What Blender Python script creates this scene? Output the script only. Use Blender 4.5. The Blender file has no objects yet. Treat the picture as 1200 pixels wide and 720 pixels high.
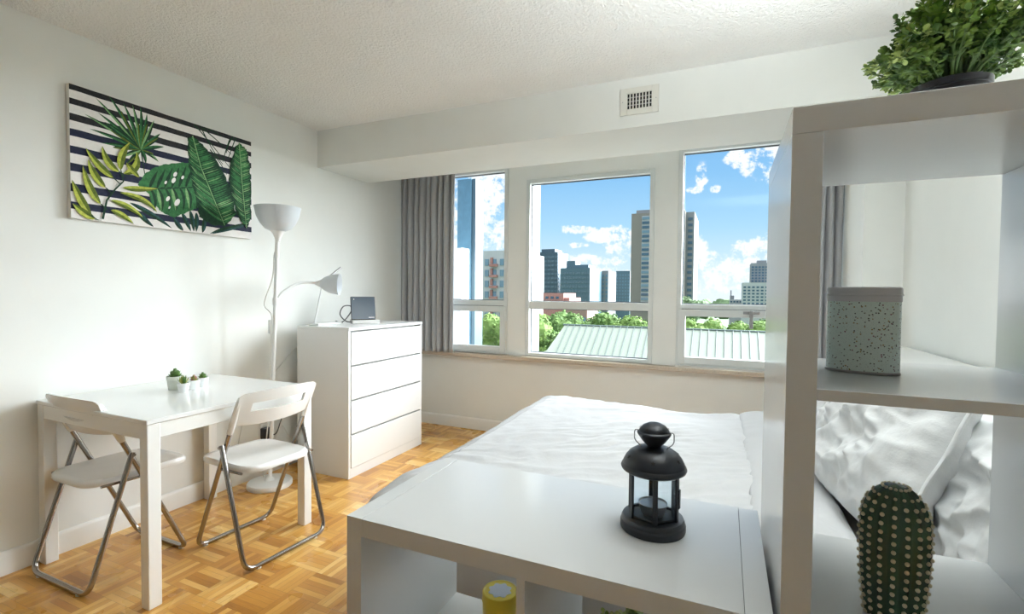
import bpy, math, random
from math import sin, cos, pi, radians, sqrt, atan2
from mathutils import Vector, Matrix, noise
random.seed(7)
scn = bpy.context.scene
col = scn.collection
V = Vector

# ------------------------------------------------------------------ materials
class NT:
    """small helper around a node tree"""
    def __init__(s, tree):
        s.t = tree; s.n = tree.nodes; s.l = tree.links
    def node(s, typ, **kw):
        n = s.n.new(typ)
        for k, v in kw.items(): setattr(n, k, v)
        return n
    def put(s, sock, v):
        if isinstance(v, bpy.types.NodeSocket): s.l.new(v, sock)
        elif v is not None: sock.default_value = v
    def m(s, op, a, b=None, c=None, clamp=False):
        n = s.node('ShaderNodeMath', operation=op, use_clamp=clamp)
        s.put(n.inputs[0], a); s.put(n.inputs[1], b)
        if c is not None: s.put(n.inputs[2], c)
        return n.outputs[0]
    def ramp(s, f, stops, interp='LINEAR'):
        n = s.node('ShaderNodeValToRGB'); cr = n.color_ramp; cr.interpolation = interp
        while len(cr.elements) < len(stops): cr.elements.new(.5)
        for e, (p, c) in zip(cr.elements, stops):
            e.position = p; e.color = (*c, 1) if len(c) == 3 else c
        s.put(n.inputs[0], f); return n.outputs[0]
    def mix(s, f, a, b, blend='MIX'):
        n = s.node('ShaderNodeMix', data_type='RGBA', blend_type=blend)
        s.put(n.inputs[0], f)
        s.put(n.inputs[6], (*a, 1) if isinstance(a, tuple) and len(a) == 3 else a)
        s.put(n.inputs[7], (*b, 1) if isinstance(b, tuple) and len(b) == 3 else b)
        return n.outputs[2]
    def noise(s, vec, scale, detail=4, rough=.5):
        n = s.node('ShaderNodeTexNoise'); s.put(n.inputs['Vector'], vec)
        n.inputs['Scale'].default_value = scale; n.inputs['Detail'].default_value = detail
        n.inputs['Roughness'].default_value = rough
        return n.outputs['Fac']
    def smooth(s, v, a, b):
        n = s.node('ShaderNodeMapRange', interpolation_type='SMOOTHSTEP')
        s.put(n.inputs[0], v); n.inputs[1].default_value = a; n.inputs[2].default_value = b
        return n.outputs[0]

def new_mat(name):
    m = bpy.data.materials.new(name); m.use_nodes = True
    nt = NT(m.node_tree)
    return m, nt, m.node_tree.nodes['Principled BSDF']

def mat(name, c, rough=.5, metal=0, spec=.5, bump=None, var=None, coat=0, trans=0, sss=0):
    """procedural principled material; bump=(scale, strength, distance), var=(scale, amount)"""
    m, nt, p = new_mat(name)
    p.inputs['Roughness'].default_value = rough
    p.inputs['Metallic'].default_value = metal
    p.inputs['Specular IOR Level'].default_value = spec
    p.inputs['Coat Weight'].default_value = coat
    p.inputs['Transmission Weight'].default_value = trans
    tc = nt.node('ShaderNodeTexCoord')
    sc, am = var or (6, .03)
    f = nt.noise(tc.outputs['Object'], sc, 3)
    c2 = tuple(max(0, x*(1-am)) for x in c); c1 = tuple(min(1, x*(1+am)) for x in c)
    nt.put(p.inputs['Base Color'], nt.mix(f, c2, c1))
    if bump:
        b = nt.node('ShaderNodeBump'); b.inputs['Strength'].default_value = bump[1]
        b.inputs['Distance'].default_value = bump[2]
        nt.put(b.inputs['Height'], nt.noise(tc.outputs['Object'], bump[0], 3, .6))
        nt.put(p.inputs['Normal'], b.outputs[0])
    return m

M = {}
M['wall'] = mat('painted_wall', (.785, .795, .765), .75, spec=.25, bump=(260, .12, .002))
M['wall_dark'] = mat('darkened_back_wall', (.30, .30, .295), .8)  # dark tone put in to cut bounce from the unseen back wall
M['soffit'] = mat('painted_soffit', (.765, .775, .745), .75, spec=.25, bump=(260, .1, .002))
M['base'] = mat('baseboard_paint', (.80, .79, .75), .45)
M['ceil'] = mat('popcorn_ceiling', (.91, .91, .89), .9, spec=.1, bump=(85, .8, .016))
M['frame'] = mat('window_aluminium', (.66, .69, .68), .4, spec=.5)
M['gasket'] = mat('dark_gasket', (.05, .06, .07), .5)
M['handle'] = mat('window_handle_metal', (.33, .33, .33), .35, metal=.7)
M['white'] = mat('white_foil', (.74, .75, .745), .17, spec=.5, var=(3, .01))
M['shelfw'] = mat('white_shelf_foil', (.66, .675, .68), .17, spec=.5, var=(3, .01))
M['lacquer'] = mat('white_lacquer', (.83, .83, .80), .35, spec=.5, var=(3, .01))
M['gloss'] = mat('white_gloss_plastic', (.84, .84, .82), .16, spec=.5, var=(3, .01))
M['tabletop'] = mat('white_tabletop', (.84, .85, .84), .12, spec=.5, var=(3, .01))
M['steel'] = mat('chrome_tube', (.36, .34, .32), .2, metal=1)
M['lampw'] = mat('white_enamel', (.78, .79, .78), .35)
M['frost'] = mat('frosted_shade', (.62, .66, .70), .4, spec=.4)
M['bulb'] = mat('bulb_glass', (.9, .9, .88), .2)
M['grey'] = mat('grey_metal', (.42, .42, .42), .4, metal=.3)
M['black'] = mat('black_metal', (.009, .013, .021), .42, spec=.6, bump=(900, .1, .0005))
M['blackpl'] = mat('black_plastic', (.012, .013, .018), .35)
M['cable_b'] = mat('dark_cable', (.03, .03, .03), .5)
M['cable_w'] = mat('white_cable', (.75, .74, .70), .5)
M['curtain'] = mat('grey_curtain_fabric', (.41, .415, .43), .85, spec=.15, bump=(700, .25, .001), var=(30, .06))
M['linen'] = mat('white_cotton', (.54, .545, .552), .9, spec=.1, bump=(40, .22, .006), var=(4, .015))
M['linen2'] = mat('white_cotton_pillow', (.72, .735, .74), .9, spec=.1, bump=(38, .25, .006), var=(4, .015))
M['sheet'] = mat('ivory_sheet', (.80, .785, .75), .9, spec=.1, bump=(60, .15, .003))
M['screen'] = mat('dark_screen', (.035, .065, .10), .22, spec=.5)
M['screenmark'] = mat('screen_mark', (.85, .88, .9), .4)
M['ceramic'] = mat('cactus_glaze', (.040, .092, .052), .2, spec=.6, var=(25, .35))
M['dot'] = mat('cream_dot', (.62, .57, .38), .4)
M['pot'] = mat('white_ceramic_pot', (.80, .82, .82), .3)
M['pot_g'] = mat('pale_green_pot', (.74, .78, .70), .35)
M['soil'] = mat('dark_soil', (.04, .03, .02), .9)
M['succ'] = mat('succulent_green', (.10, .20, .045), .45, var=(60, .5))
M['succ_y'] = mat('succulent_yellow_green', (.33, .36, .08), .45, var=(60, .4))
M['succ_r'] = mat('succulent_rose', (.36, .16, .13), .45, var=(70, .5))
M['yellow'] = mat('yellow_enamel', (.80, .66, .07), .3)
M['lilac'] = mat('lilac_white_enamel', (.66, .65, .67), .25)
M['petal'] = mat('silver_blue_print', (.60, .66, .72), .4)
M['tinrim'] = mat('tin_rim', (.30, .29, .28), .3, metal=.8)
M['wax'] = mat('white_wax', (.82, .82, .80), .5)
M['alu'] = mat('tealight_cup', (.55, .56, .57), .3, metal=1)
M['sill'] = mat('speckled_stone', (.50, .42, .33), .3, bump=(300, .1, .001), var=(220, .5))
M['vent'] = mat('vent_paint', (.70, .69, .63), .5)
M['dark'] = mat('dark_hollow', (.01, .01, .01), .8)

def leaf_mat(name, c, c2):
    m, nt, p = new_mat(name)
    g = nt.node('ShaderNodeTexCoord')
    oi = nt.noise(g.outputs['Object'], 34, 2)
    nt.put(p.inputs['Base Color'], nt.ramp(oi, [(.32, c), (.68, c2)]))
    p.inputs['Roughness'].default_value = .5
    p.inputs['Specular IOR Level'].default_value = .3
    return m
M['box_leaf'] = leaf_mat('boxwood_leaf', (.026, .075, .018), (.18, .28, .05))
M['box_leaf_pale'] = leaf_mat('boxwood_new_leaf', (.22, .32, .07), (.48, .55, .20))
M['box_stem'] = mat('boxwood_stem', (.10, .17, .05), .6)

def wood_floor():
    m, nt, p = new_mat('mosaic_parquet')
    B = .158
    tc = nt.node('ShaderNodeTexCoord'); sp = nt.node('ShaderNodeSeparateXYZ')
    nt.put(sp.inputs[0], tc.outputs['Object'])
    gx = nt.m('DIVIDE', nt.m('ADD', sp.outputs[0], 1.907 + 100*B), B)
    gy = nt.m('DIVIDE', nt.m('ADD', sp.outputs[1], -1.233 + 100*B), B)
    cx = nt.m('FLOOR', gx); cy = nt.m('FLOOR', gy)
    fx = nt.m('FRACT', gx); fy = nt.m('FRACT', gy)
    par = nt.m('FLOORED_MODULO', nt.m('ADD', cx, cy), 2)          # 0: strips along y
    inv = nt.m('SUBTRACT', 1, par)
    u = nt.m('ADD', nt.m('MULTIPLY', fx, inv), nt.m('MULTIPLY', fy, par))   # across the strips
    w = nt.m('ADD', nt.m('MULTIPLY', fy, inv), nt.m('MULTIPLY', fx, par))   # along
    us = nt.m('MULTIPLY', u, 6)
    idx = nt.m('FLOOR', us); fu = nt.m('FRACT', us)
    cmb = nt.node('ShaderNodeCombineXYZ')
    nt.put(cmb.inputs[0], cx); nt.put(cmb.inputs[1], cy); nt.put(cmb.inputs[2], idx)
    wn = nt.node('ShaderNodeTexWhiteNoise', noise_dimensions='3D'); nt.put(wn.inputs['Vector'], cmb.outputs[0])
    cm2 = nt.node('ShaderNodeCombineXYZ')
    nt.put(cm2.inputs[0], cx); nt.put(cm2.inputs[1], cy)
    wn2 = nt.node('ShaderNodeTexWhiteNoise', noise_dimensions='3D'); nt.put(wn2.inputs['Vector'], cm2.outputs[0])
    # grain along the strip
    gv = nt.node('ShaderNodeCombineXYZ')
    nt.put(gv.inputs[0], nt.m('MULTIPLY', w, 1.6))
    nt.put(gv.inputs[1], nt.m('ADD', nt.m('MULTIPLY', us, 3.5), nt.m('MULTIPLY', wn.outputs['Value'], 37)))
    nt.put(gv.inputs[2], nt.m('ADD', cx, nt.m('MULTIPLY', cy, 3.7)))
    gr = nt.noise(gv.outputs[0], 2.2, 6, .65)
    tone = nt.m('ADD', nt.m('MULTIPLY', wn.outputs['Value'], .52), nt.m('ADD', nt.m('MULTIPLY', wn2.outputs['Value'], .30), nt.m('MULTIPLY', gr, .36)))
    c = nt.ramp(tone, [(.12, (.27, .105, .018)), (.42, (.46, .21, .038)), (.70, (.60, .32, .075)), (1.0, (.76, .50, .18))])
    eu = nt.m('MINIMUM', fu, nt.m('SUBTRACT', 1, fu))
    ew = nt.m('MULTIPLY', nt.m('MINIMUM', w, nt.m('SUBTRACT', 1, w)), 6)
    gap = nt.m('MINIMUM', eu, ew)
    gapf = nt.m('SUBTRACT', 1, nt.smooth(gap, .005, .05))
    c = nt.mix(nt.m('MULTIPLY', gapf, .55), c, (.14, .055, .014))
    nt.put(p.inputs['Base Color'], c)
    rn = nt.noise(tc.outputs['Object'], 3, 3)
    nt.put(p.inputs['Roughness'], nt.m('ADD', .2, nt.m('MULTIPLY', rn, .16)))
    p.inputs['Specular IOR Level'].default_value = .5
    b = nt.node('ShaderNodeBump'); b.inputs['Strength'].default_value = .15; b.inputs['Distance'].default_value = .001
    nt.put(b.inputs['Height'], nt.m('SUBTRACT', nt.m('MULTIPLY', gr, .5), gapf)); nt.put(p.inputs['Normal'], b.outputs[0])
    return m
M['floor'] = wood_floor()

def glass_mat(name, tint=(.97, .99, 1), refl=.06):
    m = bpy.data.materials.new(name); m.use_nodes = True
    nt = NT(m.node_tree); nt.n.clear()
    out = nt.node('ShaderNodeOutputMaterial')
    tr = nt.node('ShaderNodeBsdfTransparent'); tr.inputs[0].default_value = (*tint, 1)
    gl = nt.node('ShaderNodeBsdfGlossy'); gl.inputs['Roughness'].default_value = .03
    lw = nt.node('ShaderNodeLayerWeight'); lw.inputs[0].default_value = .25
    mx = nt.node('ShaderNodeMixShader')
    nt.put(mx.inputs[0], nt.m('ADD', nt.m('MULTIPLY', lw.outputs['Fresnel'], .13), refl*.1))
    nt.l.new(tr.outputs[0], mx.inputs[1]); nt.l.new(gl.outputs[0], mx.inputs[2])
    nt.l.new(mx.outputs[0], out.inputs[0])
    return m
M['glass'] = glass_mat('window_glass')
M['lglass'] = glass_mat('lantern_glass', (.93, .96, .98), .15)

def speckle_mat(name, basec, cols, scale=170):
    m, nt, p = new_mat(name)
    tc = nt.node('ShaderNodeTexCoord')
    def layer(base, sc, thr, colr, keep):
        vo = nt.node('ShaderNodeTexVoronoi'); nt.put(vo.inputs['Vector'], tc.outputs['Object'])
        vo.inputs['Scale'].default_value = sc
        d = nt.m('LESS_THAN', vo.outputs['Distance'], thr)
        sx = nt.node('ShaderNodeSeparateXYZ'); nt.put(sx.inputs[0], vo.outputs['Color'])
        k = nt.m('MULTIPLY', d, nt.m('LESS_THAN', sx.outputs[0], keep))
        return nt.mix(k, base, colr)
    c = nt.mix(0.0, basec, basec)
    for sc, thr, colr, keep in cols: c = layer(c, sc*scale/170, thr, colr, keep)
    nt.put(p.inputs['Base Color'], c); p.inputs['Roughness'].default_value = .3
    return m
M['tin'] = speckle_mat('mint_speckled_tin', (.68, .78, .73), [(640, .26, (.46, .58, .52), .6), (235, .25, (.04, .05, .05), .5), (210, .24, (.30, .22, .08), .25), (190, .22, (.22, .10, .14), .2)])
M['canprint'] = speckle_mat('blue_speckled_can', (.66, .74, .80), [(330, .25, (.40, .50, .60), .6), (150, .26, (.05, .07, .10), .3), (120, .2, (.6, .45, .1), .2)])

def paint(name, c, c2, sc=(3, 60, 60)):
    m, nt, p = new_mat(name)
    tc = nt.node('ShaderNodeTexCoord'); mp = nt.node('ShaderNodeMapping'); mp.inputs['Scale'].default_value = sc
    nt.put(mp.inputs[0], tc.outputs['Object'])
    f = nt.noise(mp.outputs[0], 1, 4, .6)
    nt.put(p.inputs['Base Color'], nt.ramp(f, [(.3, c), (.7, c2)])); p.inputs['Roughness'].default_value = .6
    p.inputs['Specular IOR Level'].default_value = .2
    return m
PM = [paint('canvas_white', (.78, .76, .74), (.84, .82, .80)), paint('ink_black', (.012, .012, .016), (.03, .03, .035)),
      paint('ink_navy', (.008, .012, .035), (.02, .025, .06)), paint('leaf_dark', (.004, .022, .012), (.012, .06, .025)),
      paint('leaf_mid', (.018, .10, .035), (.05, .22, .07)), paint('leaf_light', (.10, .30, .10), (.30, .48, .22)),
      paint('leaf_yellow', (.26, .32, .03), (.55, .58, .11)), paint('leaf_olive', (.05, .085, .008), (.16, .21, .025)),
      paint('leaf_teal', (.004, .028, .032), (.03, .11, .10)), mat('canvas_edge', (.70, .69, .64), .8)]

# ------------------------------------------------------------------ mesh builder
class MB:
    def __init__(s): s.v = []; s.f = []; s.mi = []; s.cur = 0
    def add(s, vs, fs):
        o = len(s.v); s.v += [tuple(x) for x in vs]
        for f in fs: s.f.append([i+o for i in f]); s.mi.append(s.cur)
        return s
    def box(s, x0, x1, y0, y1, z0, z1):
        vs = [(x, y, z) for z in (z0, z1) for y in (y0, y1) for x in (x0, x1)]
        return s.add(vs, [(0, 2, 3, 1), (4, 5, 7, 6), (0, 1, 5, 4), (2, 6, 7, 3), (0, 4, 6, 2), (1, 3, 7, 5)])
    def tube(s, pts, r, n=10, caps=True, closed=False):
        pts = [V(p) for p in pts]; N = len(pts)
        rs = r if isinstance(r, (list, tuple)) else [r]*N
        rings = []; prev = None
        for i, p in enumerate(pts):
            if closed: t = pts[(i+1) % N] - pts[i-1]
            else: t = pts[min(i+1, N-1)] - pts[max(i-1, 0)]
            t.normalize()
            if prev is None:
                a = V((0, 0, 1)) if abs(t.z) < .9 else V((1, 0, 0))
                u = t.cross(a).normalized()
            else:
                u = (prev - t*prev.dot(t)).normalized()
            prev = u; w = t.cross(u)
            rings.append([p + (u*cos(2*pi*k/n) + w*sin(2*pi*k/n))*rs[i] for k in range(n)])
        vs = [q for R in rings for q in R]; fs = []
        for i in range(N if closed else N-1):
            j = (i+1) % N
            for k in range(n): fs.append((i*n+k, i*n+(k+1) % n, j*n+(k+1) % n, j*n+k))
        if caps and not closed:
            fs.append(tuple(range(n-1, -1, -1))); fs.append(tuple((N-1)*n+k for k in range(n)))
        return s.add(vs, fs)
    def lathe(s, prof, n=40, cx=0, cy=0, sx=1, sy=1, mod=None):
        vs = []; fs = []
        for (r, z) in prof:
            for k in range(n):
                a = 2*pi*k/n; rr = r*(mod(a, z) if mod else 1)
                vs.append((cx+rr*cos(a)*sx, cy+rr*sin(a)*sy, z))
        for i in range(len(prof)-1):
            for k in range(n): fs.append((i*n+k, i*n+(k+1) % n, (i+1)*n+(k+1) % n, (i+1)*n+k))
        if prof[0][0] > 1e-6: fs.append(tuple(range(n-1, -1, -1)))
        if prof[-1][0] > 1e-6: fs.append(tuple((len(prof)-1)*n+k for k in range(n)))
        return s.add(vs, fs)
    def grid(s, fn, nu, nv, closed_u=False):
        vs = [fn(i/(nu if closed_u else nu-1), j/(nv-1)) for j in range(nv) for i in range(nu)]
        fs = []
        for j in range(nv-1):
            for i in range(nu if closed_u else nu-1):
                i2 = (i+1) % nu
                fs.append((j*nu+i, j*nu+i2, (j+1)*nu+i2, (j+1)*nu+i))
        return s.add(vs, fs)
    def prism(s, poly, axis, a0, a1):
        """extrude a closed 2-D outline along an axis"""
        def P(q, a):
            return {'x': (a, q[0], q[1]), 'y': (q[0], a, q[1]), 'z': (q[0], q[1], a)}[axis]
        n = len(poly); vs = [P(q, a0) for q in poly] + [P(q, a1) for q in poly]
        fs = [tuple(range(n-1, -1, -1)), tuple(range(n, 2*n))] + [(i, (i+1) % n, (i+1) % n+n, i+n) for i in range(n)]
        return s.add(vs, fs)
    def sphere(s, c, r, n=10, m=6, sz=1):
        prof = [(max(1e-7, r*sin(pi*i/m)), -r*sz*cos(pi*i/m)) for i in range(m+1)]
        o = len(s.v); s.lathe(prof, n)
        for i in range(o, len(s.v)):
            x, y, z = s.v[i]; s.v[i] = (x+c[0], y+c[1], z+c[2])
        return s
    def xf(s, mtx, start=0):
        for i in range(start, len(s.v)): s.v[i] = tuple(mtx @ V(s.v[i]))
        return s
    def build(s, name, mats, parent=None, loc=(0, 0, 0), smooth=35, bevel=0, seg=2, solid=0, sub=0, local=False):
        me = bpy.data.meshes.new(name)
        L = V(loc)
        if parent is not None and not local: L = V(parent.location)
        off = V((0, 0, 0)) if local else L
        me.from_pydata([tuple(V(v)-off) for v in s.v], [], s.f)
        if not isinstance(mats, (list, tuple)): mats = [mats]
        for m in mats: me.materials.append(m)
        me.polygons.foreach_set('material_index', s.mi)
        import bmesh
        bm = bmesh.new(); bm.from_mesh(me)
        bmesh.ops.recalc_face_normals(bm, faces=bm.faces); bm.to_mesh(me); bm.free()
        if smooth:
            me.polygons.foreach_set('use_smooth', [True]*len(me.polygons))
            me.set_sharp_from_angle(angle=radians(smooth))
        me.update()
        o = bpy.data.objects.new(name, me); col.objects.link(o)
        if parent is not None: o.parent = parent
        else: o.location = L
        if solid:
            d = o.modifiers.new('solid', 'SOLIDIFY'); d.thickness = solid; d.offset = 0
        if bevel:
            d = o.modifiers.new('bevel', 'BEVEL'); d.width = bevel; d.segments = seg; d.limit_method = 'ANGLE'; d.angle_limit = radians(40)
            d.harden_normals = False
        if sub:
            d = o.modifiers.new('sub', 'SUBSURF'); d.levels = sub; d.render_levels = sub
        return o

def tag(o, label=None, cat=None, group=None, kind=None):
    if label: o['label'] = label
    if cat: o['category'] = cat
    if group: o['group'] = group
    if kind: o['kind'] = kind
    return o
def thing(name, loc, label, cat, group=None, rz=0):
    o = bpy.data.objects.new(name, None); col.objects.link(o)
    o.location = loc; o.rotation_euler = (0, 0, rz); o.empty_display_size = .05
    return tag(o, label, cat, group)
def struct(o, label=None, cat='structure'):
    return tag(o, label, cat, kind='structure')
def copy_tree(o, parent=None):
    c = o.copy(); col.objects.link(c)
    if parent is not None: c.parent = parent
    for ch in list(o.children): copy_tree(ch, c)
    return c
def bezier(p0, p1, p2, n=12):
    p0, p1, p2 = V(p0), V(p1), V(p2)
    return [p0*(1-t)**2 + p1*2*t*(1-t) + p2*t*t for t in [i/n for i in range(n+1)]]
def spline(pts, n=8):
    P = [V(p) for p in pts]; P = [P[0]*2-P[1]] + P + [P[-1]*2-P[-2]]; out = []
    for i in range(1, len(P)-2):
        a, b, c, d = P[i-1:i+3]
        for k in range(n):
            t = k/n
            out.append(.5*((2*b) + (c-a)*t + (2*a-5*b+4*c-d)*t*t + (3*b-a-3*c+d)*t**3))
    out.append(P[-2]); return out
def round_path(pts, r, n=6):
    """polyline with rounded corners"""
    P = [V(p) for p in pts]; out = [P[0]]
    for i in range(1, len(P)-1):
        a = (P[i-1]-P[i]); b = (P[i+1]-P[i])
        ra = min(r, a.length*.45); rb = min(r, b.length*.45)
        out += bezier(P[i]+a.normalized()*ra, P[i], P[i]+b.normalized()*rb, n)
    out.append(P[-1]); return out

# ------------------------------------------------------------------ room shell
XL, XR, YB, YW, ZC = -2.783, .872, -1.4, 3.80, 2.405
struct(MB().box(XL-.2, XR+.2, YB-.2, YW+.2, -.12, 0).build('floor', M['floor']), 'golden mosaic parquet floor in basket weave blocks')
struct(MB().box(XL-.2, XR+.2, YB-.2, YW+.2, ZC, ZC+.12).build('ceiling', M['ceil']), 'white popcorn textured ceiling')
struct(MB().box(XL-.2, XL, YB, YW+.2, 0, ZC).build('wall_left', M['wall']), 'plain white wall behind table, lamp and picture')
struct(MB().box(XR, XR+.2, YB, YW+.2, 0, ZC).build('wall_right', M['wall']), 'plain white wall at the head of the bed')
struct(MB().box(XL-.2, XR+.2, YB-.2, YB, 0, ZC).build('wall_back', M['wall_dark']), 'unseen wall behind the viewpoint, darkened to cut bounced light')
struct(MB().box(.69, XR, 3.22, YW, 0, 2.137).build('wall_corner', M['wall']), 'white corner pier beside the right curtain')
w = MB()
w.box(XL, XR, YW, YW+.18, 0, .67)                      # under the windows
w.box(XL, -2.72, YW, YW+.18, .67, ZC); w.box(-1.713, -1.545, YW, YW+.18, .67, ZC)
w.box(-.50, -.33, YW, YW+.18, .67, ZC); w.box(.66, XR, YW, YW+.18, .67, ZC)
w.box(-2.72, -1.713, YW, YW+.18, 2.30, ZC); w.box(-.33, .66, YW, YW+.18, 2.30, ZC)
w.box(-1.545, -.50, YW, YW+.18, 2.175, ZC)
struct(w.build('wall_window', M['wall'], smooth=0), 'wall with three windows and painted piers between them')
struct(MB().box(XL, XR, 2.72, 3.262, 2.137, ZC).build('wall_bulkhead', M['soffit'], smooth=0), 'boxed white bulkhead across the ceiling before the windows')
def baseboard(name, poly, axis, a, b, label):
    struct(MB().prism(poly, axis, a, b).build(name, M['base']), label)
prof = [(0, 0), (.014, 0), (.014, .085), (.010, .094), (.004, .1), (0, .1)]
baseboard('baseboard_left', [(XL+p, q) for p, q in prof], 'y', YB, YW, 'white baseboard along the left wall') if False else None
def bb(name, fn, n0, n1, label):
    vs = [fn(p, q, n0) for p, q in prof] + [fn(p, q, n1) for p, q in prof]; n = len(prof)
    fs = [tuple(range(n)), tuple(range(2*n-1, n-1, -1))] + [(i, i+n, (i+1) % n+n, (i+1) % n) for i in range(n)]
    struct(MB().add(vs, fs).build(name, M['base']), label)
bb('baseboard_left', lambda p, q, t: (XL+p, t, q), YB, YW, 'white baseboard along the left wall')
bb('baseboard_window', lambda p, q, t: (t, YW-p, q), XL+.014, .69, 'white baseboard under the windows')
bb('baseboard_right', lambda p, q, t: (XR-p, t, q), YB, 3.22, 'white baseboard along the right wall')
struct(MB().box(XL+.002, .69, 3.735, YW+.06, .652, .686).build('trim_1', M['sill'], bevel=.004), 'brown speckled stone window sill')

# windows -------------------------------------------------------------------
def rect_frame(mb, x0, x1, z0, z1, t, y0, y1):
    tl, tr, tb, tt = t if isinstance(t, tuple) else (t,)*4
    mb.box(x0, x0+tl, y0, y1, z0, z1); mb.box(x1-tr, x1, y0, y1, z0, z1)
    mb.box(x0+tl, x1-tr, y0, y1, z0, z0+tb); mb.box(x0+tl, x1-tr, y0, y1, z1-tt, z1)
def window(name, x0, x1, z0, z1, zt0, zt1, label, sash=False, handle=None, t=.034):
    r = thing(name, ((x0+x1)/2, YW, z0), label, 'window'); r['kind'] = 'structure'
    f = MB(); rect_frame(f, x0, x1, z0, z1, (t, t, .03, t), YW-.012, YW+.075)
    f.box(x0+t, x1-t, YW-.004, YW+.075, zt0, zt1)
    f.build('frame', M['frame'], r, bevel=.003)
    g = MB(); rect_frame(g, x0+t, x1-t, zt1, z1-t, .006, YW+.03, YW+.05); rect_frame(g, x0+t, x1-t, z0+.03, zt0, .006, YW+.03, YW+.05)
    g.build('gasket', M['gasket'], r)
    MB().box(x0+t, x1-t, YW+.038, YW+.044, zt1, z1-t).build('pane', M['glass'], r)
    MB().box(x0+t, x1-t, YW+.038, YW+.044, z0+.03, zt0).build('pane', M['glass'], r)
    if sash:
        s = MB(); rect_frame(s, x0+.016, x1-.016, z0+.016, zt0-.004, .05, YW-.02, YW+.028)
        so = s.build('sash', M['frame'], r, bevel=.003)
        if handle:
            h = MB(); h.box(handle-.052, handle+.052, YW-.03, YW-.02, zt0-.03, zt0-.008)
            h.box(handle-.012, handle+.012, YW-.05, YW-.028, zt0-.13, zt0-.005)
            hh = h.build('handle', M['handle'], r, bevel=.003)
            hh['label'] = 'grey metal latch handle'
    return r
window('window_1', -2.70, -1.713, .689, 2.30, 1.11, 1.155, 'narrow window beside the left curtain with a hopper sash below', sash=True)
window('window_2', -1.545, -.50, .689, 2.172, 1.092, 1.153, 'wide middle window over the bed with a plain lower pane')
window('window_3', -.33, .66, .693, 2.30, 1.115, 1.150, 'window nearest the shelf units with a handled lower sash', sash=True, handle=.172)

# air vent -------------------------------------------------------------------
r = thing('air_vent', (-.449, 2.72, 2.203), 'small beige air grille on the ceiling bulkhead', 'vent')
f = MB(); x0, x1, z0, z1 = -.552, -.346, 2.203, 2.350
ix0, ix1, iz0, iz1 = -.515, -.380, 2.236, 2.318
f.box(x0, ix0, 2.712, 2.7195, z0, z1); f.box(ix1, x1, 2.712, 2.7195, z0, z1)
f.box(ix0, ix1, 2.712, 2.7195, z0, iz0); f.box(ix0, ix1, 2.712, 2.7195, iz1, z1)
f.build('frame', M['vent'], r, bevel=.002)
MB().box(ix0, ix1, 2.7175, 2.7192, iz0, iz1).build('duct_opening', M['dark'], r)
for k in range(9):
    x = ix0 + (ix1-ix0)*k/8
    MB().box(x-.003, x+.003, 2.7105, 2.7165, iz0, iz1).build('vane', M['vent'], r)
g = MB()
for k in range(1, 4):
    z = iz0 + (iz1-iz0)*k/4; g.box(ix0, ix1, 2.7155, 2.7172, z-.002, z+.002)
g.build('rear_louver', M['grey'], r)
for x in (-.538, -.360): MB().sphere((x, 2.7115, 2.277), .003).build('screw', M['grey'], r)

# ------------------------------------------------------------------ curtains
def curtain(name, x0, x1, yc, z0, z1, folds, seed, label, amp=.032):
    rnd = random.Random(seed)
    ph = [rnd.uniform(-.5, .5) for _ in range(folds*2+3)]; am = [rnd.uniform(.65, 1.25) for _ in range(folds*2+3)]
    def fn(u, v):
        s = u*folds; i = int(s); t = v          # v 0 top .. 1 bottom
        k = min(i, folds)
        A = amp*(am[k]*(1-(s-i)) + am[k+1]*(s-i))
        p = ph[k]*(1-(s-i)) + ph[k+1]*(s-i)
        gather = .5 + .5*min(1, v/.22)
        a = 2*pi*s + p*(.4+1.2*v)
        y = A*gather*(sin(a) + .25*sin(2*a+p*3)*(1-v))
        if v < .12: y += .012*abs(sin(pi*s*2))*(1-v/.12)
        x = x0 + (x1-x0)*(u + .012*sin(a*.5+v*2)) + .01*cos(a)*gather
        return (x, yc + y + .004*noise.noise((u*9, v*5, seed)), z1 + (z0-z1)*v)
    o = MB().grid(fn, folds*18, 46).build(name, M['curtain'], loc=((x0+x1)/2, yc, z0), smooth=80, solid=.003)
    return tag(o, label, 'curtain')
curtain('curtain', -2.765, -2.19, 3.70, .688, 2.36, 9, 3, 'grey pleated curtain gathered beside the chest of drawers')
curtain('curtain', .34, .675, 3.70, .688, 2.36, 7, 9, 'grey curtain seen through the open shelf unit')

# ------------------------------------------------------------------ canvas picture
FAN = [(0.318,0.633),(0.108,0.951),(0.169,0.998),(0.234,0.98),(0.279,0.989),(0.319,0.996),(0.351,0.951),(0.387,0.913),(0.42,0.816),(0.439,0.71),(0.409,0.569),(0.342,0.528),(0.244,0.49),(0.207,0.522),(0.13,0.611),(0.081,0.698),(0.06,0.8),(0.117,0.841),(0.145,0.783)]
LILY = [[(0.216,0.429),(0.207,0.546),(0.263,0.671)],[(0.228,0.403),(0.318,0.466),(0.292,0.611)],[(0.208,0.416),(0.148,0.443),(0.133,0.589)],[(0.182,0.357),(0.115,0.412),(0.062,0.543)],[(0.146,0.267),(0.095,0.327),(0.071,0.461)],[(0.123,0.133),(0.069,0.223),(0.049,0.406)],[(0.081,0.036),(0.034,0.137),(0.003,0.284)],[(0.097,0.011),(0.05,0.038),(0.004,0.109)],[(0.223,0.291),(0.307,0.297),(0.402,0.337)],[(0.211,0.247),(0.345,0.245),(0.395,0.131)],[(0.167,0.174),(0.259,0.159),(0.321,0.071)],[(0.167,0.096),(0.225,0.08),(0.275,0.008)],[(0.306,0.4),(0.257,0.464),(0.244,0.5)]]
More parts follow.
